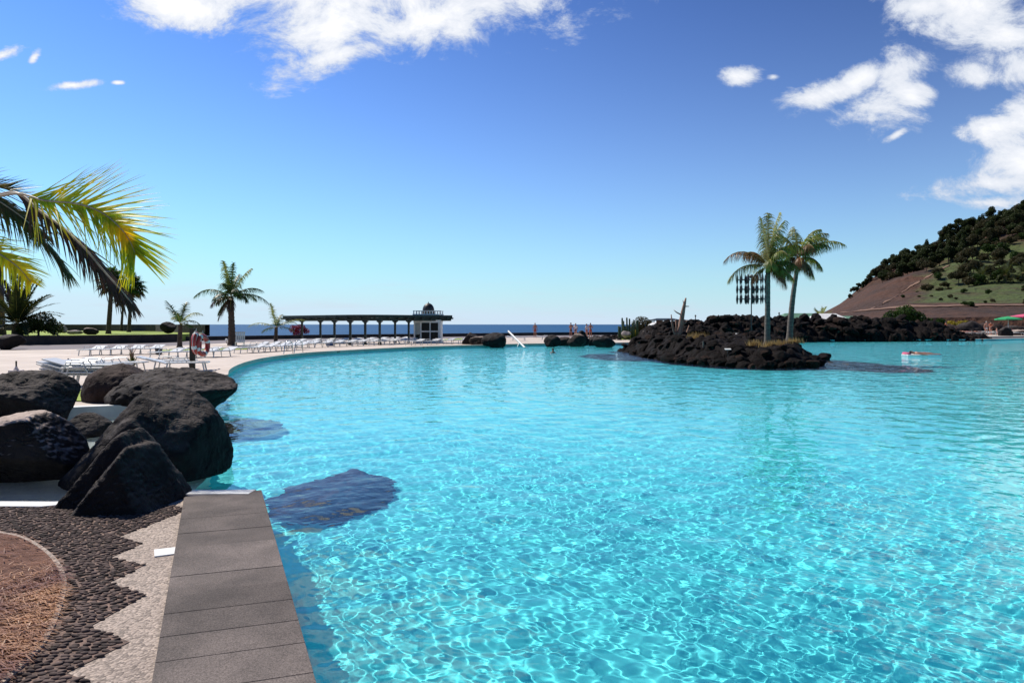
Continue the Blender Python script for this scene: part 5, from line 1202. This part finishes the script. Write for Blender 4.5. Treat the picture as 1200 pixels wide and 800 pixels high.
person('bather lying on the second beach sunbed from the left', (*Bp(1146, 84)[:2], bz + .31), 1.7, 'lie', 1.65, 'skin2', None, 'cloth_white')
person('seated bather under the green parasol', Bp(1186, 88), -.4, 'sit', 1.7, 'skin2', 'cloth_pink', 'cloth_orange')
for k, px in enumerate((1133, 1146, 1159, 1172, 1190)):
    p = Bp(px, 84 + (k % 2) * .4 * (k > 1)); bed(p[0] - .0, p[1], 1.5 + .2 * math.sin(k), 'white sunbed on the small beach at the right', 'sunbeds on the small beach', z=bz)
for k, (px, d) in enumerate(((1140, 88), (1152, 89.5), (1164, 90.5), (1130, 90))):
    p = Bp(px, d); bed(p[0], p[1], .4, 'white sunbed in the back row of the small beach', 'sunbeds at the back of the small beach', z=bz)
def parasol(label, p, r, zc, m):
    t = thing('parasol', label, 'parasol', p)
    MB().tube([(0, 0, 0), (0, 0, zc + .1)], .03, 8).build('pole', M['white'], t); MB().lathe([(.25, 0), (.25, .08), (.05, .12)], 12).build('base', M['pink_base'], t)
    n = 8; V = [(0, 0, zc + .35)]; F = []
    for rr_, z in ((r * .5, zc + .22), (r, zc)): V += [(rr_ * math.cos(2 * PI * k / n), rr_ * math.sin(2 * PI * k / n), z) for k in range(n)]
    V += [(r * math.cos(2 * PI * k / n), r * math.sin(2 * PI * k / n), zc - .14) for k in range(n)]
    T3 = [(0, 1 + k, 1 + (k + 1) % n) for k in range(n)]; Q = [(1 + o + k, 1 + o + n + k, 1 + o + n + (k + 1) % n, 1 + o + (k + 1) % n) for o in (0, n) for k in range(n)]
    c_ = link('canopy', npmesh('canopy', V, [np.array(T3), np.array(Q)], False), M[m], t); md = c_.modifiers.new('thickness', 'SOLIDIFY'); md.thickness = .01
    for k in range(n): MB().tube([(0, 0, zc + .3), (r * math.cos(2 * PI * k / n), r * math.sin(2 * PI * k / n), zc - .02)], .008, 4).build('rib', M['white'], t)
parasol('bright green parasol on the small beach at the right', Bp(1181.5, 88), 1.5, 2.05, 'cloth_green')
parasol('pink parasol at the right edge behind the green one', Bp(1202, 94), 1.9, 2.45, 'cloth_pink')
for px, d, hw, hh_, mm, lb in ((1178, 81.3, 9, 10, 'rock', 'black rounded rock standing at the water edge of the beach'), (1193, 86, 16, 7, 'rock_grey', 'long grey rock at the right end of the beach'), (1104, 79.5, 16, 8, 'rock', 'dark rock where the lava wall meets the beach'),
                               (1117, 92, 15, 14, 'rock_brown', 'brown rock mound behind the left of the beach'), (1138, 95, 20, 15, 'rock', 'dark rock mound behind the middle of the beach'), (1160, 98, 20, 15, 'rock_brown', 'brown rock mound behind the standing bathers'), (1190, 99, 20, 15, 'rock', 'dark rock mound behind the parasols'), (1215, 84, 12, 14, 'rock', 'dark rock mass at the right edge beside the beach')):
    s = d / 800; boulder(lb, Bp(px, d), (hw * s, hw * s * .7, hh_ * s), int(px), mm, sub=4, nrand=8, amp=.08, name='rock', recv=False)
# canvas roofs behind the lava wall
def tent(name, label, c, w, dpt, z0, z1, m, m2=None):
    t = thing(name, label, 'shelter', c)
    V = [(-w / 2, -dpt / 2, z0), (w / 2, -dpt / 2, z0), (w / 2, dpt / 2, z0), (-w / 2, dpt / 2, z0), (-w * .28, 0, z1), (w * .28, 0, z1)]
    o = link('roof', npmesh('roof', V, [np.array([(0, 1, 5, 4), (2, 3, 4, 5)]), np.array([(1, 2, 5), (3, 0, 4)])], False), M[m], t); md = o.modifiers.new('thickness', 'SOLIDIFY'); md.thickness = .06
    for x in (-w * .47, w * .47):
        for y in (-dpt * .45, dpt * .45): MB().tube([(x, y, 0), (x, y, z0 + .02)], .05, 6).build('pole', M['green_wood'], t)
tent('canvas_shelter', 'pale green canvas roof showing above the lava wall, the left one', ground_at(938, 104), 8.5, 6, 2.1, 3.3, 'canvas_green')
tent('canvas_shelter', 'white canvas roof between the two green ones above the lava wall', ground_at(968, 100), 5.0, 5, 2.2, 3.2, 'white')
tent('canvas_shelter', 'green canvas roof right of the white one above the lava wall', ground_at(992, 106), 6, 6, 2.0, 2.9, 'canvas_green')
tent('canvas_shelter', 'small green flat shelter roof behind the round shrub', ground_at(779, 78), 3.2, 3, 2.1, 2.3, 'green_wood')
parasol('white parasol standing behind the round shrub under the green roof', (*ground_at(769, 74)[:2], 0), .9, 1.55, 'cloth_white')
for px, lb in ((815, 'thin dark lamp post rising over the left of the lava wall'), (842, 'thin dark lamp post rising over the middle of the lava wall'), (913, 'thin dark mast rising between the two island palms')):
    p = ground_at(px, 82); t = thing('lamp_post', lb, 'lamp post', p); zt2 = 1.6 + (9 if px < 900 else 12) / 800 * 82
    MB().tube([(0, 0, 0), (0, 0, zt2)], .05, 6).build('pole', M['black'], t); MB().lathe([(.06, zt2), (.12, zt2 + .12), (.05, zt2 + .22)], 8).build('lantern', M['black'], t)

for o in receivers: o.cycles.is_caustics_receiver = True
# ---------------------------------------------------------------- render settings
S.render.engine = 'CYCLES'
S.view_settings.view_transform = 'Standard'; S.view_settings.look = 'None'; S.view_settings.exposure = .12; S.view_settings.gamma = 1
S.cycles.use_denoising = True; S.cycles.max_bounces = 8; S.cycles.transparent_max_bounces = 8
S.cycles.caustics_refractive = True; S.cycles.caustics_reflective = True; S.cycles.sample_clamp_indirect = 6
print('PEBBLES', npeb, 'OBJ', len(S.objects))
